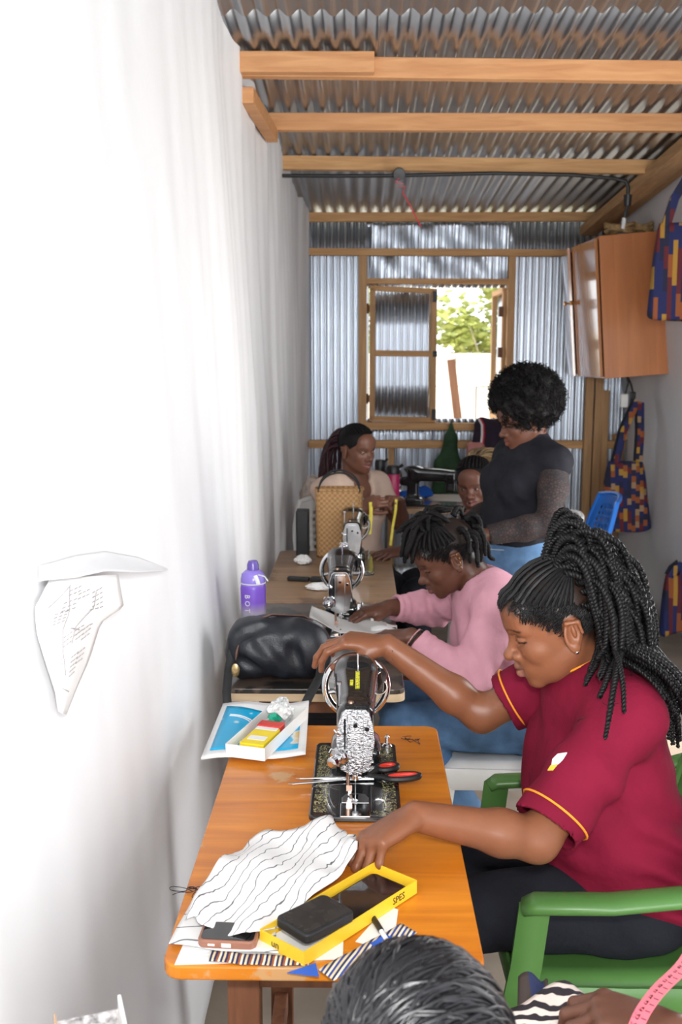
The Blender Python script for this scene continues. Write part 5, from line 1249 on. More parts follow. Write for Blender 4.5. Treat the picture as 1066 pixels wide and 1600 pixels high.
def in_tray(x, y, z): q = Matrix.Rotation(RD(-16.5), 3, 'Z') @ Vector((x, y, 0)); return (-.203 + q.x, 2.19 + q.y, .7645 + z)
yb = thing('needle_packet', 'small yellow box with red and white flap in the card tray', 'box', in_tray(.006, -.045, 0), RD(-16.5))
b = MB(); b.box((0, -.02, .012), (.056, .10, .024)); b.build('body', M('bright_yellow_card', (.90, .68, .02), .4, var=.03), yb, bevel=.002)
b = MB(); b.box((.0, -.035, .0245), (.04, .022, .001)); b.build('white_label', m_card, yb)
b = MB(); b.box((0, .045, .016), (.056, .032, .026)); b.build('red_end', M('red_card', (.62, .04, .03), .4, var=.05), yb, bevel=.002)
b = MB(); b.box((0, .021, .0255), (.05, .018, .001)); b.build('white_band', m_card, yb)
fo = thing('crumpled_packaging', 'crumpled clear and white wrapping heaped in the end of the card tray', 'wrapper', in_tray(0, .07, 0))
rr = random.Random(4)
for k in range(9):
    b = MB(); cx, cy, cz = rr.uniform(-.02, .02), rr.uniform(-.045, .045), rr.uniform(.012, .05); R0 = rr.uniform(.014, .024)
    b.ell((cx, cy, cz), (R0, R0 * .9, R0 * .8), rotm(rr.uniform(0, 90), rr.uniform(0, 90), 0), 9, 7); b.xf(lambda x, y, z: (x + rr.uniform(-.005, .005), y + rr.uniform(-.005, .005), z + rr.uniform(-.005, .005)))
    b.build('crumple', M('crinkled_film', (.75, .76, .75), .25, var=.3, vs=120, bmp=.6, bs_=200) if k else M('green_wrapper', (.02, .35, .22), .3), fo)

sc_ = thing('scissors', 'open scissors with black and red handles lying across the front machine bed', 'scissors', (.0, 1.962, .7635), RD(0))
for q, (x1, y1) in enumerate(((-.142, -.034), (-.128, -.012))):
    b = MB(); b.prism([(.03, .006 - q * .004), (-.04, -.002 - q * .004 + (.006 if q else 0)), (x1, y1), (x1 + .01, y1 - .002), (-.03, -.014 + (.006 if q else 0)), (.03, -.010)], .0005 + .002 * q, .0022 + .002 * q); b.build('blade', m_steel, sc_, bevel=.0004)
for cx, cy, a, rx, ry in ((.088, -.008, 12, .034, .013), (.058, .040, 25, .022, .014)):
    ca, sa = cos(RD(a)), sin(RD(a)); ring_ = [(cx + rx * cos(t) * ca - ry * sin(t) * sa, cy + rx * cos(t) * sa + ry * sin(t) * ca, .007) for t in np.linspace(0, 2 * pi, 33)]
    b = MB(); b.tube(ring_, .0062, 8, caps=False); b.tube([(.02, .0, .005), (cx - rx * ca * .9, cy - rx * sa * .9, .007)], [.005, .0062], 8); h_ = b.build('handle', m_rubber, sc_, smooth=True)
    inner = [(cx + (rx - .0055) * cos(t) * ca - (ry - .0055) * sin(t) * sa, cy + (rx - .0055) * cos(t) * sa + (ry - .0055) * sin(t) * ca, .0085) for t in np.linspace(0, 2 * pi, 33)]
    b = MB(); b.tube(inner, .0042, 8, caps=False); b.build('red_grip', M('red_grip', (.75, .04, .02), .45, var=.05), h_, smooth=True)
b = MB(); b.cyl((.015, -.004, 0), (.015, -.004, .006), .004, seg=12); b.build('pivot', m_chrome, sc_)

# the striped white cloth in her hand
def curve(pts, t):
    P_ = np.array(pts, float); s = np.linspace(0, 1, len(P_)); return np.array([np.interp(t, s, P_[:, k]) for k in range(P_.shape[1])])
tops = [(-.215, 1.655), (-.175, 1.70), (-.10, 1.735), (-.045, 1.752), (-.016, 1.690), (.0, 1.650)]
bots = [(-.262, 1.425), (-.215, 1.395), (-.160, 1.372), (-.115, 1.422), (-.062, 1.492), (-.004, 1.600)]
oc = (-.1, 1.56, .757)
def clothf(u, v):
    a = curve(bots, u); c = curve(tops, u); p = a + (c - a) * v; e = .004 * sin(u * 37) * (1 if v < .03 or v > .97 else 0)
    z = .012 + .016 * max(0, u) ** 2.2 + .007 * sin(u * 19 + v * 4) + .005 * sin(v * 11 + u * 7) + .012 * sin(pi * v) * (1 - u)
    return (p[0] - oc[0] + e, p[1] - oc[1] + e, z)
b = MB(); b.grid(clothf, 44, 34); o = b.build('cloth_piece', linedcloth('white_cloth_dark_threads', (.86, .85, .84), 17, .008, RD(24), (.12, .12, .13), 5), None, smooth=True, solid=.0012, ang=0); o.location = oc
tag(o, 'white cloth with thin dark lines held by the woman in maroon over the front table', 'cloth')
ou = (-.20, 1.43, .7545)
def clothu(u, v):
    a = curve([(-.278, 1.380), (-.20, 1.366), (-.115, 1.358)], u); c = curve([(-.262, 1.515), (-.20, 1.50), (-.13, 1.45)], u); p = a + (c - a) * v
    return (p[0] - ou[0], p[1] - ou[1], .0012 + .0015 * (1 + sin(u * 9 + v * 6)))
b = MB(); b.grid(clothu, 20, 16); o = b.build('cloth_piece', linedcloth('white_cloth_grey_threads', (.84, .83, .82), 8, .006, RD(80), (.15, .15, .16), 4), None, smooth=True, solid=.0008, ang=0); o.location = ou
tag(o, 'white lined cloth lying flat under the brown phone at the table corner', 'cloth')
pp = thing('paper_sheet', 'white printed paper sheet along the front edge of the front table', 'paper', (-.12, 1.385, .7504), RD(4))
b = MB(); b.prism([(-.145, -.038), (.095, -.036), (.10, .03), (-.135, .03)], 0, .0008); b.build('sheet', m_paper, pp)
b = MB()
for k in range(7): b.box((-.09 + .0 * k, -.028 + k * .008, .001), (.06, .0006, .0003))
b.build('ruled_lines', M('pale_ink', (.55, .56, .60), .8), pp)
flat_quad('paper_sheet', 'folded white paper under the pen at the right of the yellow box', 'paper', [(-.005, 1.40), (.05, 1.375), (.062, 1.49), (.045, 1.50)], .7504, .0008, m_paper)

ph = thing('phone', 'phone in a rose brown case lying screen up by the white cloth', 'phone', (-.190, 1.392, .7575), RD(-4))
b = MB(); b.prism(rrect(.086, .052, .010), 0, .0125); b.build('case', M('rose_brown_case', (.33, .15, .10), .4, var=.05), ph, bevel=.002)
b = MB(); b.prism(rrect(.078, .045, .007), .0125, .0132); b.build('screen', m_glass, ph)
b = MB(); b.box((.0, -.0262, .006), (.014, .0008, .006)); b.box((-.022, -.0262, .006), (.010, .0008, .003)); b.build('ports', m_card, ph)
yt = thing('phone_box', 'shallow yellow card box lid holding dark phones on the front table', 'box', (-.026, 1.465, .752), RD(50))
LW_, WW_, HH_ = .265, .088, .022
for nm, c, s in (('base', (0, 0, .001), (LW_, WW_, .002)), ('wall', (0, -WW_ / 2, HH_ / 2), (LW_, .002, HH_)), ('wall', (0, WW_ / 2, HH_ / 2), (LW_, .002, HH_)), ('wall', (-LW_ / 2, 0, HH_ / 2), (.002, WW_, HH_)), ('wall', (LW_ / 2, 0, HH_ / 2), (.002, WW_, HH_))):
    b = MB(); b.box(c, s); b.build(nm, m_yel, yt)
b = MB(); b.box((-.06, 0, .0025), (.12, WW_ - .006, .001)); b.build('white_lining', m_card, yt)
text_part('SPES', .016, m_cable, yt, frame((.085, -WW_ / 2 - .0012, .011), (1, 0, 0), (0, 0, 1)))
text_part('un', .016, m_cable, yt, frame((-LW_ / 2 - .0012, .012, .011), (0, -1, 0), (0, 0, 1)))
p2 = thing('phone', 'large dark phone lying inside the right end of the yellow box', 'phone', (.004, 1.500, .7555), RD(50))
b = MB(); b.prism(rrect(.150, .074, .010), 0, .009); b.build('body', m_cable, p2, bevel=.0015)
b = MB(); b.prism(rrect(.142, .067, .007), .009, .0096); b.build('screen', m_glass, p2)
p3 = thing('phone', 'thick matt black phone resting across the yellow box rim', 'phone', (-.064, 1.408, .7750), RD(44)); 
b = MB(); b.prism(rrect(.098, .072, .010), 0, .015); b.build('case', M('matt_black_rubber', (.018, .018, .019), .45, var=.2), p3, bevel=.003)
b = MB(); b.prism(rrect(.088, .062, .008), .015, .0155); b.build('screen', M('dusty_dark_glass', (.03, .027, .025), .25, var=.4, vs=40), p3)
ks = stripes('blue_mustard_stripe_print', [NAVY, (.75, .6, .35), NAVY, ORG_, (.8, .75, .6)], 62)
st = thing('fabric_strip', 'narrow strip of blue and orange striped print fabric along the front edge', 'fabric', (-.10, 1.358, .7520), RD(-3))
b = MB(); b.grid(lambda u, v: (-.115 + .145 * u, -.020 + .026 * v - .006 * sin(u * 3), .0012 + .0018 * abs(sin(u * 9 + v * 3))), 24, 6); b.build('left_fold', ks, st, smooth=True, solid=.0008, ang=0)
ks2 = stripes('blue_cream_stripe_print', [(.03, .06, .30), (.75, .62, .36), (.02, .03, .12), (.8, .7, .5)], 70, RD(20))
b = MB(); b.grid(lambda u, v: (.045 + .115 * u + .024 * v, -.030 + .125 * u - .024 * v, .0016 + .0015 * abs(sin(u * 8))), 24, 6); b.build('right_fold', ks2, st, smooth=True, solid=.0008, ang=0)
b = MB(); b.prism([(.002, -.040), (.048, -.046), (.040, -.014)], .0006, .0014); b.build('blue_corner', M('cobalt_print', (.03, .11, .50), .8), st)
b = MB(); b.prism([(.115, .036), (.138, .062), (.160, .040), (.137, .014)], .0034, .0040); b.build('blue_patch', M('cobalt_print'), st)
pn = thing('pen', 'black and white pen lying beside the yellow box', 'pen', (.034, 1.42, .7514), RD(-72))
b = MB(); b.cyl((-.048, 0, .005), (.0, 0, .005), .0046, seg=10); b.build('cap', m_cable, pn, smooth=True)
b = MB(); b.cyl((0, 0, .0045), (.042, 0, .0042), .0038, seg=10); b.cyl((.042, 0, .0042), (.05, 0, .004), .0036, .001, seg=10); b.build('barrel', m_card, pn, smooth=True)
rng = np.random.default_rng(2)
def tangle(label, c, r, n):
    b = MB(); p = np.zeros(3); pts = []; d = nrm(rng.normal(0, 1, 3))
    for k in range(n):
        d = nrm(d + rng.normal(0, .5, 3) - p / r * .35); p = p + d * r * .22; p[2] = abs(p[2]) * .5 + .002; pts.append(p.copy())
    b.tube(smooth_path(np.array(pts), 2), .0007, 4); o = b.build('thread_tangle', m_cable, None, smooth=True); o.location = c; tag(o, label, 'thread')
tangle('tangle of black thread on the left edge of the front table', (-.262, 1.535, .7503), .03, 90)
tangle('tangle of black thread behind the machine on the front table', (.12, 2.20, .7503), .03, 60)
cn = thing('thread_cone', 'large cone of black thread standing on the floor under the front table', 'thread', (-.262, 2.10, 0))
b = MB(); b.lathe([(.034, .0), (.036, .01), (.024, .145), (.018, .15)], (0, 0, 0)); b.build('thread', M('black_thread', (.012, .012, .013), .7, bmp=.5, bs_=300), cn, smooth=True)
b = MB(); b.lathe([(.017, .148), (.0165, .178), (.011, .18), (.010, .17)], (0, 0, 0)); b.build('yellow_core', m_yel, cn, smooth=True)
o = flat_quad('paper_scrap', 'small white scrap of paper on the floor beside the green chair', 'scrap', [(.30, 2.52), (.33, 2.50), (.335, 2.53), (.315, 2.55)], .0006, .002, m_paper)

# --- middle table
bo = thing('water_bottle', 'purple fading to green water bottle with white lettering by the left wall', 'bottle', (-.318, 2.985, .75))
m, nt, bs = _nt('purple_green_bottle'); tcn = coords(nt, (1, 1, 1)); sx = N(nt, 'ShaderNodeSeparateXYZ'); nt.links.new(tcn, sx.inputs[0]); mr = N(nt, 'ShaderNodeMapRange'); mr.inputs[1].default_value = .02; mr.inputs[2].default_value = .18; nt.links.new(sx.outputs['Z'], mr.inputs[0])
nt.links.new(ramp(nt, mr.outputs[0], [(.0, (.12, .36, .20)), (.30, (.25, .42, .28)), (.50, (.42, .36, .50)), (.68, (.22, .10, .60)), (1, (.20, .09, .58))]), bs.inputs['Base Color']); bs.inputs['Roughness'].default_value = .35
b = MB(); b.lathe([(.030, 0), (.037, .006), (.038, .17), (.036, .182), (.034, .184)], seg=32); b.build('body', m, bo, smooth=True)
b = MB(); b.lathe([(.0365, .180), (.037, .196), (.034, .212), (.024, .222), (.016, .226)], seg=32); lid = b.build('lid', M('translucent_violet', (.30, .22, .72), .25, var=.05, coat=.3), bo, smooth=True)
b = MB(); b.lathe([(.0185, .222), (.0175, .240), (.013, .252), (.004, .254)], seg=24); b.build('spout_cap', M('violet_cap', (.14, .09, .40), .2, var=.05, coat=.3), lid, smooth=True)
b = MB(); b.torus((0, 0, .186), (0, 0, 1), .0375, .0016, 36, 6); b.build('ring', m_card, bo, smooth=True)
b = MB(); b.tube([(.010, -.034, .214), (.016, -.037, .200), (.020, -.034, .186)], .006, 6, flat=(1, .3, (0, 1, 0))); b.tube([(.02, -.03, .215), (.036, -.012, .206), (.046, -.012, .192)], .0022, 6); b.build('strap', m_card, bo, smooth=True)
for i, ch in enumerate('BOTTLE'):
    a = RD(-112); z_ = .150 - i * .021; n_ = V3(cos(a), sin(a), 0)
    text_part(ch, .024, m_card, bo, frame(n_ * .0386 + V3(0, 0, z_), (0, 0, -1), (sin(RD(68)), cos(RD(68)) * 0 - .37, 0)), sx=.9)
hb = SDF(); HB = V3(-.213, 2.675, .75)
hb.box((-.0, 0, .052), (.128, .075, .048), .045, k=.02); hb.ell((-.015, -.005, .085), (.118, .072, .050), rotm(0, 4, 0), .03); hb.ell((-.07, -.03, .07), (.058, .052, .058), None, .03); hb.ell((.06, -.01, .07), (.065, .066, .055), None, .03)
for a, c, r in (((-.045, -.085, .095), (.02, -.085, .035), .011), ((-.02, -.085, .10), (.05, -.085, .06), .010), ((.035, -.085, .11), (.05, -.08, .03), .011), ((-.09, -.08, .05), (.0, -.085, .018), .010), ((-.10, -.07, .105), (-.03, -.06, .125), .010)):
    hb.cap(a, c, r, r * .7, .022, 's')
hb.cut((0, 0, .002), (0, 0, -1))
bag = sdf_object('handbag', hb, .004, M('black_leather', (.014, .016, .022), .38, 0, var=.25, vs=40, bmp=.15, bs_=350, spec=.55), None, None, disp=wrinkle(.0014, 1.6)); bag.location = HB; bag.scale = (1.04, 1.05, 1.22)
tag(bag, 'slouchy black leather handbag with gold medallion lying on the dark table', 'handbag')
b = MB(); b.tube([(-.118, -.06, .07), (-.125, -.085, .03), (-.122, -.150, .001), (-.118, -.168, -.03), (-.105, -.172, -.085), (-.10, -.165, -.14)], .011, 8, flat=(1, .22, (0, 1, .3))); b.build('strap', m_rubber, bag, smooth=True)
b = MB(); b.tube([(.11, -.06, .06), (.105, -.09, .02), (.085, -.150, .001), (.065, -.168, -.03), (.045, -.172, -.08), (.03, -.168, -.13)], .011, 8, flat=(1, .22, (0, 1, .3))); b.build('strap', m_rubber, bag, smooth=True)
b = MB(); b.tube([(-.10, -.075, .085), (-.104, -.083, .07), (-.106, -.086, .055)], [.004, .005, .003], 8); b.build('zip_pull', M('dark_bronze', (.10, .06, .05), .4, .8), bag, smooth=True)
b = MB(); b.ell((-.107, -.090, .034), (.0105, .003, .0155), None, 16, 8); b.build('medallion', M('gold_medal', (.62, .45, .22), .3, .9, var=.3, vs=200), bag, smooth=True)
b = MB(); pts = [(-.125, -.05, .085), (-.09, -.035, .122), (-.02, -.01, .140), (.06, .01, .132), (.115, .03, .10)]; b.tube(pts, .0035, 6); b.build('zip', M('dark_bronze'), bag, smooth=True)
def drape(name, label, cat, fn, mat, org_, nu=24, nv=18, th=.0012, group=None):
    b = MB(); b.grid(lambda u, v: tuple(V3(fn(u, v)) - V3(org_)), nu, nv); o = b.build(name, mat, None, smooth=True, solid=th, ang=0); o.location = org_; return tag(o, label, cat, group)
drape('cloth_piece', 'pale grey cloth scrap being stitched under the middle machine needle', 'cloth', lambda u, v: (-.155 + .24 * u, 3.02 + .16 * v + .05 * (1 - u), .766 + .045 * max(0, .45 - u) ** 1.5 * 3 + .004 * sin(u * 12 + v * 5)), M('grey_white_cotton', (.62, .60, .58), .9, var=.08), (-.1, 3.1, .752))
drape('cloth_piece', 'white cloth lying to the right of the middle machine under the pink sleeve', 'cloth', lambda u, v: (.035 + .085 * u, 3.07 + .13 * v, .756 + .012 * sin(u * 3 + v * 2) + .008 * sin(v * 9)), m_paper, (.08, 3.1, .7505))
# --- rear table
def crumple(name, label, cat, c, r, mat, seed):
    rr = random.Random(seed); b = MB(); b.ell((0, 0, r[2] * .8), r, None, 18, 12); b.xf(lambda x, y, z: (x + rr.uniform(-1, 1) * r[0] * .16, y + rr.uniform(-1, 1) * r[1] * .16, max(.001, z + rr.uniform(-1, 1) * r[2] * .2)))
    o = b.build(name, mat, None); o.location = c; return tag(o, label, cat)
crumple('tissue', 'crumpled white tissue on the left of the rear table', 'tissue', (-.235, 4.16, .7503), (.034, .03, .020), m_paper, 3)
crumple('tissue', 'flat bunched white cloth beside the rear machine', 'cloth', (-.135, 3.70, .7503), (.066, .035, .012), m_paper, 5)
cl = thing('hair_clip', 'long black clip lying on the rear table by the wall', 'clip', (-.205, 3.83, .7503), RD(-12))
b = MB(); b.box((-.03, 0, .008), (.085, .026, .016)); b.build('body', m_rubber, cl, bevel=.004)
b = MB(); b.box((.045, 0, .010), (.055, .034, .018)); b.build('jaw', m_rubber, cl, bevel=.005)
# woven basket
bs_t = thing('woven_basket', 'tan woven palm basket bag with black handle on the rear table', 'basket', (-.088, 4.345, .75))
def weave():
    m, nt, bs = _nt('palm_weave'); v = coords(nt, (1, 1, 1)); ck = N(nt, 'ShaderNodeTexChecker'); ck.inputs['Scale'].default_value = 88; ck.inputs[1].default_value = (.50, .29, .12, 1); ck.inputs[2].default_value = (.36, .19, .075, 1); nt.links.new(v, ck.inputs[0])
    vo = N(nt, 'ShaderNodeTexVoronoi'); vo.inputs['Scale'].default_value = 62; vo.inputs['Randomness'].default_value = .35; nt.links.new(v, vo.inputs['Vector'])
    mx = N(nt, 'ShaderNodeMix', data_type='RGBA'); nt.links.new(ramp(nt, vo.outputs['Distance'], [(.10, (1, 1, 1)), (.22, (0, 0, 0))]), mx.inputs[0]); nt.links.new(ck.outputs[0], mx.inputs[6]); mx.inputs[7].default_value = (.12, .055, .02, 1)
    nt.links.new(mx.outputs[2], bs.inputs['Base Color']); bs.inputs['Roughness'].default_value = .7; bump(nt, bs, vo.outputs['Distance'], .9, .004); return m
mw = weave()
def bw(u, v):
    a = 2 * pi * u; q = lambda c: math.copysign(abs(c) ** .45, c); return ((.098 + .004 * v) * q(cos(a)), .055 * q(sin(a)), .002 + .285 * v + .0012 * sin(v * 90))
b = MB(); b.grid(bw, 56, 40, wrapu=True); b.build('body', mw, bs_t, smooth=True, solid=.005, ang=0)
b = MB(); b.prism(rrect(.19, .10, .03), .001, .006); b.build('bottom', mw, bs_t)
b = MB(); pts = [tuple(V3(bw(u, 1)) + V3(0, 0, .002)) for u in np.linspace(0, 1, 57)]; b.tube(pts, .0055, 8, caps=False); b.build('rim', mw, bs_t, smooth=True)
for yy in (-.05, .05):
    b = MB(); b.tube([(.088 * cos(a), yy, .282 + .082 * sin(a)) for a in np.linspace(0, pi, 24)], .004, 8); b.build('handle', m_rubber, bs_t, smooth=True)
sp = thing('speaker_box', 'narrow black box standing between the wall and the woven basket', 'box', (-.245, 4.34, .75))
b = MB(); b.box((0, 0, .10), (.055, .08, .20)); b.build('body', m_rubber, sp, bevel=.006)
b = MB(); b.box((0, -.041, .10), (.043, .003, .17)); b.build('grille', m_cable, sp, bevel=.001)
# --- at the back
def vac_bottle(label, x, y, z, r, h, c, capc):
    t = thing('water_bottle', label, 'bottle', (x, y, z)); b = MB(); b.lathe([(r * .9, 0), (r, .006), (r, h * .78), (r * .93, h * .80)]); b.build('body', M(label[:12].replace(' ', '_') + '_plastic', c, .35, var=.1), t, smooth=True)
    b = MB(); b.lathe([(r * 1.02, h * .80), (r * 1.02, h * .93), (r * .8, h), (r * .2, h)]); b.tube([(r * .8, 0, h * .95), (r * 1.5, 0, h * 1.02)], r * .25, 6); b.build('cap', M('bottle_cap_black', capc, .4), t, smooth=True)
vac_bottle('raspberry pink bottle with black cap on the back table', .188, 5.78, .75, .038, .235, (.42, .02, .10), (.012, .012, .014))
vac_bottle('slim black bottle on the back table behind the woman in beige', .115, 5.86, .75, .030, .26, (.012, .012, .014), (.012, .012, .014))
vac_bottle('slim pale bottle between the black and pink bottles', .150, 5.95, .75, .022, .19, (.62, .50, .44), (.5, .45, .4))
def heap(name, label, cat, c, prims, mat, vox=.008, wr=.004, cutz=True):
    s = SDF()
    for p, r in prims: s.ell(p, r, None, .03)
    if cutz: s.cut((0, 0, .002), (0, 0, -1))
    o = sdf_object(name, s, vox, mat, None, None, disp=wrinkle(wr, 1.3)); o.location = c; return tag(o, label, cat)
heap('cloth_bundle', 'bright blue folded cloth on the back table', 'cloth', (.32, 6.12, .75), [((0, 0, .02), (.10, .08, .03)), ((.05, .01, .035), (.06, .05, .03))], cloth('royal_blue_cloth', (.015, .09, .42)))
heap('cloth_bundle', 'heap of dark navy cloth on the right of the back table', 'cloth', (.78, 5.98, .75), [((0, 0, .04), (.15, .14, .07)), ((-.06, -.02, .06), (.09, .10, .08)), ((.07, .02, .07), (.10, .11, .07))], cloth('dark_navy_cloth', (.018, .02, .04)))
sm = thing('sewing_machine', 'dark sewing machine half hidden on the back table beside the blue cloth', 'sewing machine', (.43, 5.84, .75), RD(80))
b = MB(); b.prism(rrect(.17, .34, .01), 0, .012); b.build('bed', m_enamel, sm); np_object('arm', CAST[0], CAST[1], m_enamel, sm)
b = MB(); b.torus((0, .205, .135), (0, 1, 0), .066, .008, 36, 8); b.build('hand_wheel', m_chrome, sm, smooth=True)
def hang(name, label, cat, c, prims, mat, cuts=()):
    s = SDF()
    for a, b_, ra, rb in prims: s.cap(a, b_, ra, rb, .03)
    for p, n_ in cuts: s.cut(p, n_)
    o = sdf_object(name, s, .007, mat, None, None, disp=lambda P: (.006 * np.sin(55 * P[:, 0] + 6 * P[:, 2]) * np.clip((.0 - P[:, 2]) * 4, 0, 1)).astype(np.float32)); o.location = c; return tag(o, label, cat)
hang('hanging_jacket', 'dark green cloth hanging from a nail on the corrugated back wall', 'garment', (.632, 7.115, 1.15), [((0, 0, -.02), (0, 0, -.12), .012, .035), ((0, 0, -.12), (-.06, 0, -.30), .040, .045), ((0, 0, -.12), (.03, 0, -.30), .040, .045), ((-.06, 0, -.30), (-.10, 0, -.55), .045, .045), ((.03, 0, -.30), (.06, 0, -.55), .045, .05), ((-.02, 0, -.30), (-.02, 0, -.55), .05, .05)], M('dark_green_canvas', (.020, .055, .022), .8, var=.5, vs=7), (((0, 0, -.56), (0, 0, -1)),))
dj = hang('hanging_jacket', 'dark jacket with red and white striped collar hanging beside the window', 'garment', (.90, 7.10, 1.16), [((-.06, 0, -.03), (.10, 0, -.05), .04, .05), ((-.06, 0, -.03), (-.09, 0, -.42), .045, .06), ((.10, 0, -.05), (.12, 0, -.42), .05, .06), ((.02, 0, -.06), (.02, 0, -.42), .055, .06)], cloth('plum_black_cloth', (.030, .020, .034)), (((0, 0, -.44), (0, 0, -1)),))
for k, c in enumerate(((.45, .02, .04), (.7, .68, .68))):
    b = MB(); b.tube([(-.075 - .012 * k, -.045, .012), (-.052 - .012 * k, -.058, -.03), (-.050 - .012 * k, -.062, -.10), (-.056 - .012 * k, -.062, -.17)], .007, 6, flat=(1, .4, (0, 1, 0))); b.build('collar_stripe', M('collar_stripe_%d' % k, c, .8), dj, smooth=True)
hang('hanging_cloth', 'dusty pink cloth hanging behind the smiling woman', 'garment', (.69, 6.75, .985), [((.0, 0, 0), (.06, 0, -.01), .02, .03), ((0, 0, 0), (-.01, 0, -.25), .025, .03), ((.06, 0, -.01), (.07, 0, -.25), .03, .03)], cloth('dusty_pink', (.45, .19, .17)), (((0, 0, -.26), (0, 0, -1)),)).location = (.76, 7.02, .985)
cb_ = heap('tote_bag', 'cream floral cloth bag against the left wall behind the woman in beige', 'bag', (-.255, 5.45, .62), [((0, 0, .17), (.07, .10, .18)), ((0, 0, .05), (.075, .11, .06))], M('cream_floral', (.55, .46, .40), .85, var=.5, vs=22), .008, .003)
st_ = thing('stool', 'small wooden stool under the cream bag', 'stool', (-.22, 5.45, 0)); b = MB(); b.box((0, 0, .605), (.22, .24, .025)); b.build('seat', m_top3, st_, bevel=.004)
for sx in (-1, 1):
    for sy in (-1, 1): b = MB(); b.box((sx * .09, sy * .10, .297), (.03, .03, .594)); b.build('leg', m_leg, st_)
# tapes
m_tape = M('yellow_tape', (.70, .58, .06), .5, var=.15, vs=60)
def tape(label, pts, mat, w=.008, name='measuring_tape', ticks=0, upv=(0, 1, 0)):
    c = V3(pts[0]); t = thing(name, label, 'tape', tuple(c)); Pq = smooth_path(resample(np.array(pts, float), 30)[0], 4) - c
    b = MB(); b.tube(list(Pq), w, 6, flat=(1, .09, upv)); b.build('band', mat, t, smooth=True)
    return t, Pq
tape('short yellow measuring tape hanging close beside the woven basket', [(.05, 4.67, .935), (.052, 4.655, .90), (.05, 4.65, .85), (.045, 4.64, .79)], m_tape)
tape('thin yellow measuring tape hanging between the beige woman and the rear machine', [(.172, 4.80, .93), (.170, 4.785, .88), (.158, 4.76, .82), (.145, 4.74, .72)], m_tape, .006)
t_, Pq = tape('pink measuring tape with black numbers held at the bottom right corner', [(.47, 1.30, .835), (.41, 1.20, .842), (.365, 1.15, .846), (.32, 1.085, .848), (.30, 1.05, .80), (.28, 1.06, .70)], M('pink_tape', (.72, .14, .18), .5, var=.05), .0085, upv=(.5, .8, .0))
for k in range(2, 19):
    p = Pq[k]; d = nrm(Pq[k + 1] - Pq[k - 1]); up_ = nrm(V3(0, 0, 1) - d * d[2]); sd = nrm(np.cross(d, up_))
    b = MB(); q = p + up_ * .0012; b.add([q - sd * .008 - d * .0005, q - sd * .008 + d * .0005, q - sd * .002 + d * .0005, q - sd * .002 - d * .0005], [(0, 1, 2, 3)]); b.build('tick', m_cable, t_, solid=.0004)
    text_part(str(8 + k), .0095, m_cable, t_, frame(p + up_ * .0014 + sd * .003, d, sd))
# lap fabrics of the front person
def swirl():
    m, nt, bs = _nt('maroon_swirl_print'); w = N(nt, 'ShaderNodeTexWave', wave_type='RINGS'); w.inputs['Scale'].default_value = 22; w.inputs['Distortion'].default_value = 7; nt.links.new(coords(nt), w.inputs['Vector']); n = N(nt, 'ShaderNodeTexNoise'); n.inputs['Scale'].default_value = 9; nt.links.new(coords(nt), n.inputs[0])
    c1 = ramp(nt, w.outputs[0], [(.45, (.02, .015, .02)), (.55, (.72, .62, .56))]); mx = N(nt, 'ShaderNodeMix', data_type='RGBA'); nt.links.new(ramp(nt, n.outputs[0], [(.55, (0, 0, 0)), (.57, (1, 1, 1))]), mx.inputs[0]); nt.links.new(c1, mx.inputs[6]); mx.inputs[7].default_value = (.25, .015, .03, 1); nt.links.new(mx.outputs[2], bs.inputs['Base Color']); bs.inputs['Roughness'].default_value = .85; return m
def sw_f(u, v): return (.20 + .18 * u, 1.15 + .16 * v, .742 - .13 * (1 - v) ** 2 - .05 * abs(u - .5) + .012 * sin(u * 9 + v * 4))
drape('fabric_piece', 'maroon and white swirl print fabric on the lap at the bottom edge', 'fabric', sw_f, swirl(), (.27, 1.2, .60), 30, 24, .004)
drape('fabric_piece', 'navy and brown cloth edge poking up left of the swirl print fabric', 'fabric', lambda u, v: (.212 + .04 * u + .02 * v, 1.235 + .12 * v, .67 + .055 * v + .008 * sin(u * 6)), stripes('navy_brown_block', [(.05, .035, .03), (.02, .03, .10)], 22), (.22, 1.28, .66), 12, 12, .004)
sl = thing('stool', 'low wooden stool under the person at the bottom edge', 'stool', (.06, .77, 0)); b = MB(); b.box((0, 0, .265), (.34, .32, .03)); b.build('seat', m_top3, sl, bevel=.004)
for sx in (-1, 1):
    for sy in (-1, 1): b = MB(); b.box((sx * .14, sy * .13, .125), (.035, .035, .25)); b.build('leg', m_leg, sl)

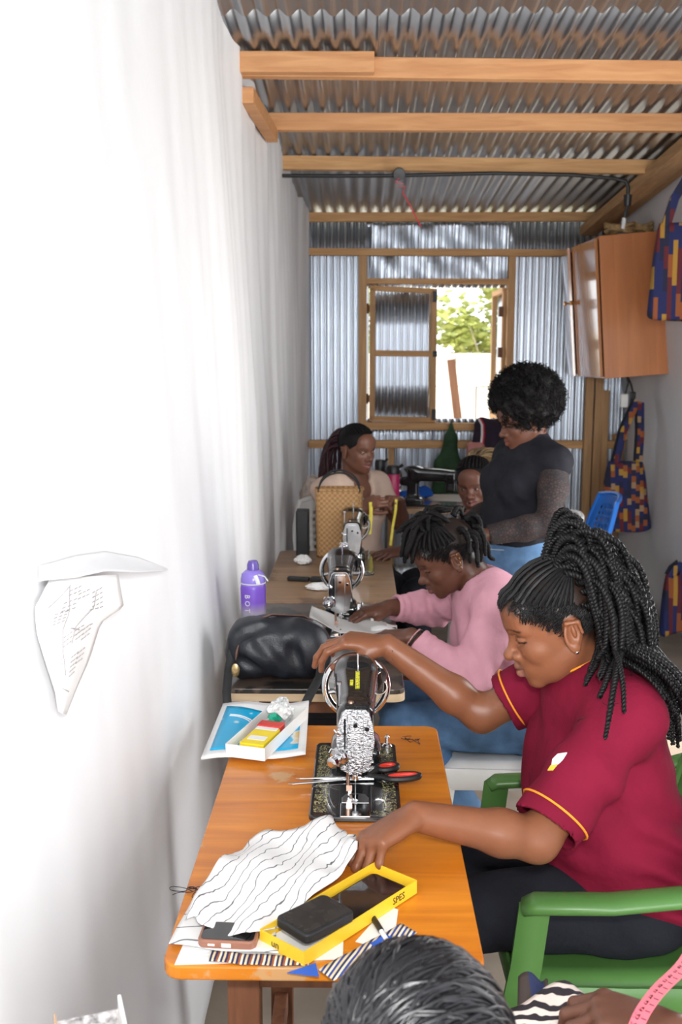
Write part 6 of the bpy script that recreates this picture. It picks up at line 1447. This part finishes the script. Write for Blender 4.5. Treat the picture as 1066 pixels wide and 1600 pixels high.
# --- right wall bags
def patchwork(name, sx_, sz_, axis='X'):
    m, nt, bs = _nt(name); tc = N(nt, 'ShaderNodeTexCoord'); s = N(nt, 'ShaderNodeSeparateXYZ'); nt.links.new(tc.outputs['Object'], s.inputs[0])
    def mul(o, k, op='MULTIPLY'): q = N(nt, 'ShaderNodeMath', operation=op); nt.links.new(o, q.inputs[0]); q.inputs[1].default_value = k; return q.outputs[0]
    def fl(o): q = N(nt, 'ShaderNodeMath', operation='FLOOR'); nt.links.new(o, q.inputs[0]); return q.outputs[0]
    x = fl(mul(s.outputs[axis], sx_)); off = mul(mul(x, .37), 1.0); za = N(nt, 'ShaderNodeMath', operation='ADD'); nt.links.new(mul(s.outputs['Z'], sz_), za.inputs[0]); nt.links.new(off, za.inputs[1]); z = fl(za.outputs[0])
    cx = N(nt, 'ShaderNodeCombineXYZ'); nt.links.new(x, cx.inputs[0]); nt.links.new(z, cx.inputs[1]); wn_ = N(nt, 'ShaderNodeTexWhiteNoise'); nt.links.new(cx.outputs[0], wn_.inputs['Vector'])
    nt.links.new(ramp(nt, wn_.outputs['Value'], [(0, NAVY), (.34, MAR), (.50, ORG_), (.64, (.015, .018, .05)), (.80, MUS), (.93, (.35, .22, .12))], 'CONSTANT'), bs.inputs['Base Color']); bs.inputs['Roughness'].default_value = .85; return m
def tote(label, c, rz, w, d, h, strap, mat, seed=0, sag=.0):
    t = thing('print_bag', label, 'bag', c, rz, 'african print bags on the right wall')
    def f(u, v):
        a = 2 * pi * u; q = lambda x: math.copysign(abs(x) ** .6, x); k = .62 + .38 * (1 - v) ** .7; dd = d * (.35 + .65 * (1 - v) ** .8)
        return (w / 2 * k * q(cos(a)) + sag * (1 - v) * sin(a * 2 + seed), dd / 2 * q(sin(a)) + .008 * sin(a * 5 + seed + v * 4), h * v + .02 * sin(a * 2 + seed) * (1 - v))
    b = MB(); b.grid(f, 48, 20, wrapu=True); n0 = len(b.v); b.add([(0, 0, .0)], []); nv = 20
    b.f += [(n0, ((i + 1) % 48) * nv, i * nv) for i in range(48)]; b.m += [0] * 48; b.build('body', mat, t, smooth=True, solid=.003, ang=0)
    for yy, mt in ((-.02, mat), (.03, M('dark_lining', (.02, .022, .03), .85))):
        b = MB(); b.tube([(-w * .20, yy, h * .97), (-w * .08, yy, h + strap * .5), (w * .16, yy, h + strap), (w * .22, yy, h + strap * .96), (w * .25, yy, h + strap * .45), (w * .24, yy, h * .97)], .022, 8, flat=(1, .12, (0, 1, 0))); b.build('strap', mt, t, smooth=True)
    return t
pwm = patchwork('patchwork_print', 38, 26); pw2 = patchwork('striped_patchwork_print', 46, 9)
tote('patchwork print bag hanging below the cabinet on the right wall', (1.665, 6.42, .525), RD(6), .335, .17, .42, .38, pwm, 1, .01)
tote('striped print bag hanging at the right picture edge beside the cabinet', (1.585, 5.30, 1.795), RD(-10), .29, .15, .46, .24, pw2, 2, .015)
tote('print bag low on the right wall cut by the picture edge', (1.755, 5.6, .08), RD(5), .16, .12, .32, .06, pw2, 3, .01)

# --- left wall paper and things near the camera
def wallx(y, z): return xl(y, z)
def onwall(y, z, lift, x0):
    k = 1.15
    for _ in range(4): k = (xl(y * k, H + (z - H) * k) + lift) / x0
    return V3(x0 * k, y * k, H + (z - H) * k)
pt = thing('pattern_paper', 'white sewing pattern sheet with pencil notes pinned on the left wall', 'paper', (-.42, 1.5, 1.20)); org_ = V3(-.42, 1.5, 1.20)
pl_ = [(1.197, 1.343), (1.137, 1.322), (1.14, 1.291), (1.163, 1.253), (1.195, 1.203), (1.204, 1.174)]; pr_ = [(1.539, 1.274), (1.57, 1.215), (1.426, 1.228), (1.358, 1.194), (1.284, 1.173), (1.24, 1.157)]
def ppf(u, v):
    a = curve(pl_, 1 - v); c = curve(pr_, 1 - v); q = a + (c - a) * u; return onwall(q[0], q[1], .012 + .016 * sin(pi * u) + .02 * u * v, -.372)
b = MB(); b.grid(lambda u, v: tuple(ppf(u, v) - org_), 16, 22); b.build('sheet', m_paper, pt, smooth=True, solid=.0008, ang=0)
rr = random.Random(9); ink = M('pencil_ink', (.30, .27, .28), .8)
b = MB(); LF = V3(.0022, -.0012, 0)
for k in range(12):
    u0, v0 = rr.uniform(.05, .7), rr.uniform(.3, .95)
    for l_ in range(rr.randint(2, 5)):
        for w_ in range(3):
            uu, vv = u0 + w_ * .05, v0 - l_ * .03 + w_ * .012
            if vv < .05 or uu > .92: continue
            b.tube([ppf(uu, vv) + LF - org_, ppf(uu + .03, vv + .010) + LF - org_], .0007, 4)
for seg in (((.25, .95), (.32, .75), (.34, .45)), ((.34, .45), (.42, .30)), ((.6, .9), (.5, .5)), ((.28, .22), (.60, .20)), ((.1, .8), (.26, .95)), ((.45, .6), (.6, .58))):
    Q_ = resample(np.array([curve(seg, t) for t in np.linspace(0, 1, 12)]) if False else np.array([list(q) + [0] for q in seg]), 12)[0]
    b.tube([ppf(q[0], q[1]) + LF - org_ for q in Q_], .0007, 4)
b.build('pencil_notes', ink, pt)
fo_ = V3(-.42, 1.7, 1.30); fa_ = [(1.165, 1.365), (1.326, 1.346), (1.478, 1.322), (1.69, 1.271), (1.953, 1.195)]; fb_ = [(1.162, 1.348), (1.322, 1.317), (1.474, 1.293), (1.687, 1.245), (1.953, 1.192)]
def flp(u, v):
    a = curve(fa_, u); c = curve(fb_, u); q = a + (c - a) * v; return onwall(q[0], q[1], .004 + .045 * v ** 1.4 * sin(pi * (.15 + .75 * u)), -.375)
b = MB(); b.grid(lambda u, v: tuple(flp(u, v) - fo_), 30, 10); o = b.build('torn_sheet_flap', m_sheet, None, smooth=True, solid=.0012, ang=0); o.location = fo_; tag(o, 'torn flap of white sheeting curling over the pattern paper on the left wall', 'flap')
bx = thing('open_carton', 'white open carton with black and white print at the bottom left corner', 'box', (-.285, .99, .745), RD(20))
prm = M('black_white_print', (.35, .33, .33), .6, var=.95, vs=90)
for nm, c, s, mt in (('wall', (-.035, 0, .075), (.003, .09, .15), M('brown_card', (.5, .33, .22), .7)), ('wall', (.035, 0, .075), (.004, .09, .165), m_card), ('wall', (0, .045, .070), (.07, .003, .14), prm), ('wall', (0, -.045, .06), (.07, .003, .12), prm), ('base', (0, 0, .002), (.07, .09, .004), m_card)):
    b = MB(); b.box(c, s); b.build(nm, mt, bx, bevel=.001)
st2 = thing('stool', 'tall wooden stool below the white carton', 'stool', (-.265, .99, 0)); b = MB(); b.box((0, 0, .73), (.16, .24, .03)); b.build('seat', m_top3, st2, bevel=.004)
for sx in (-1, 1):
    for sy in (-1, 1): b = MB(); b.box((sx * .06, sy * .09, .3575), (.03, .03, .715)); b.build('leg', m_leg, st2)
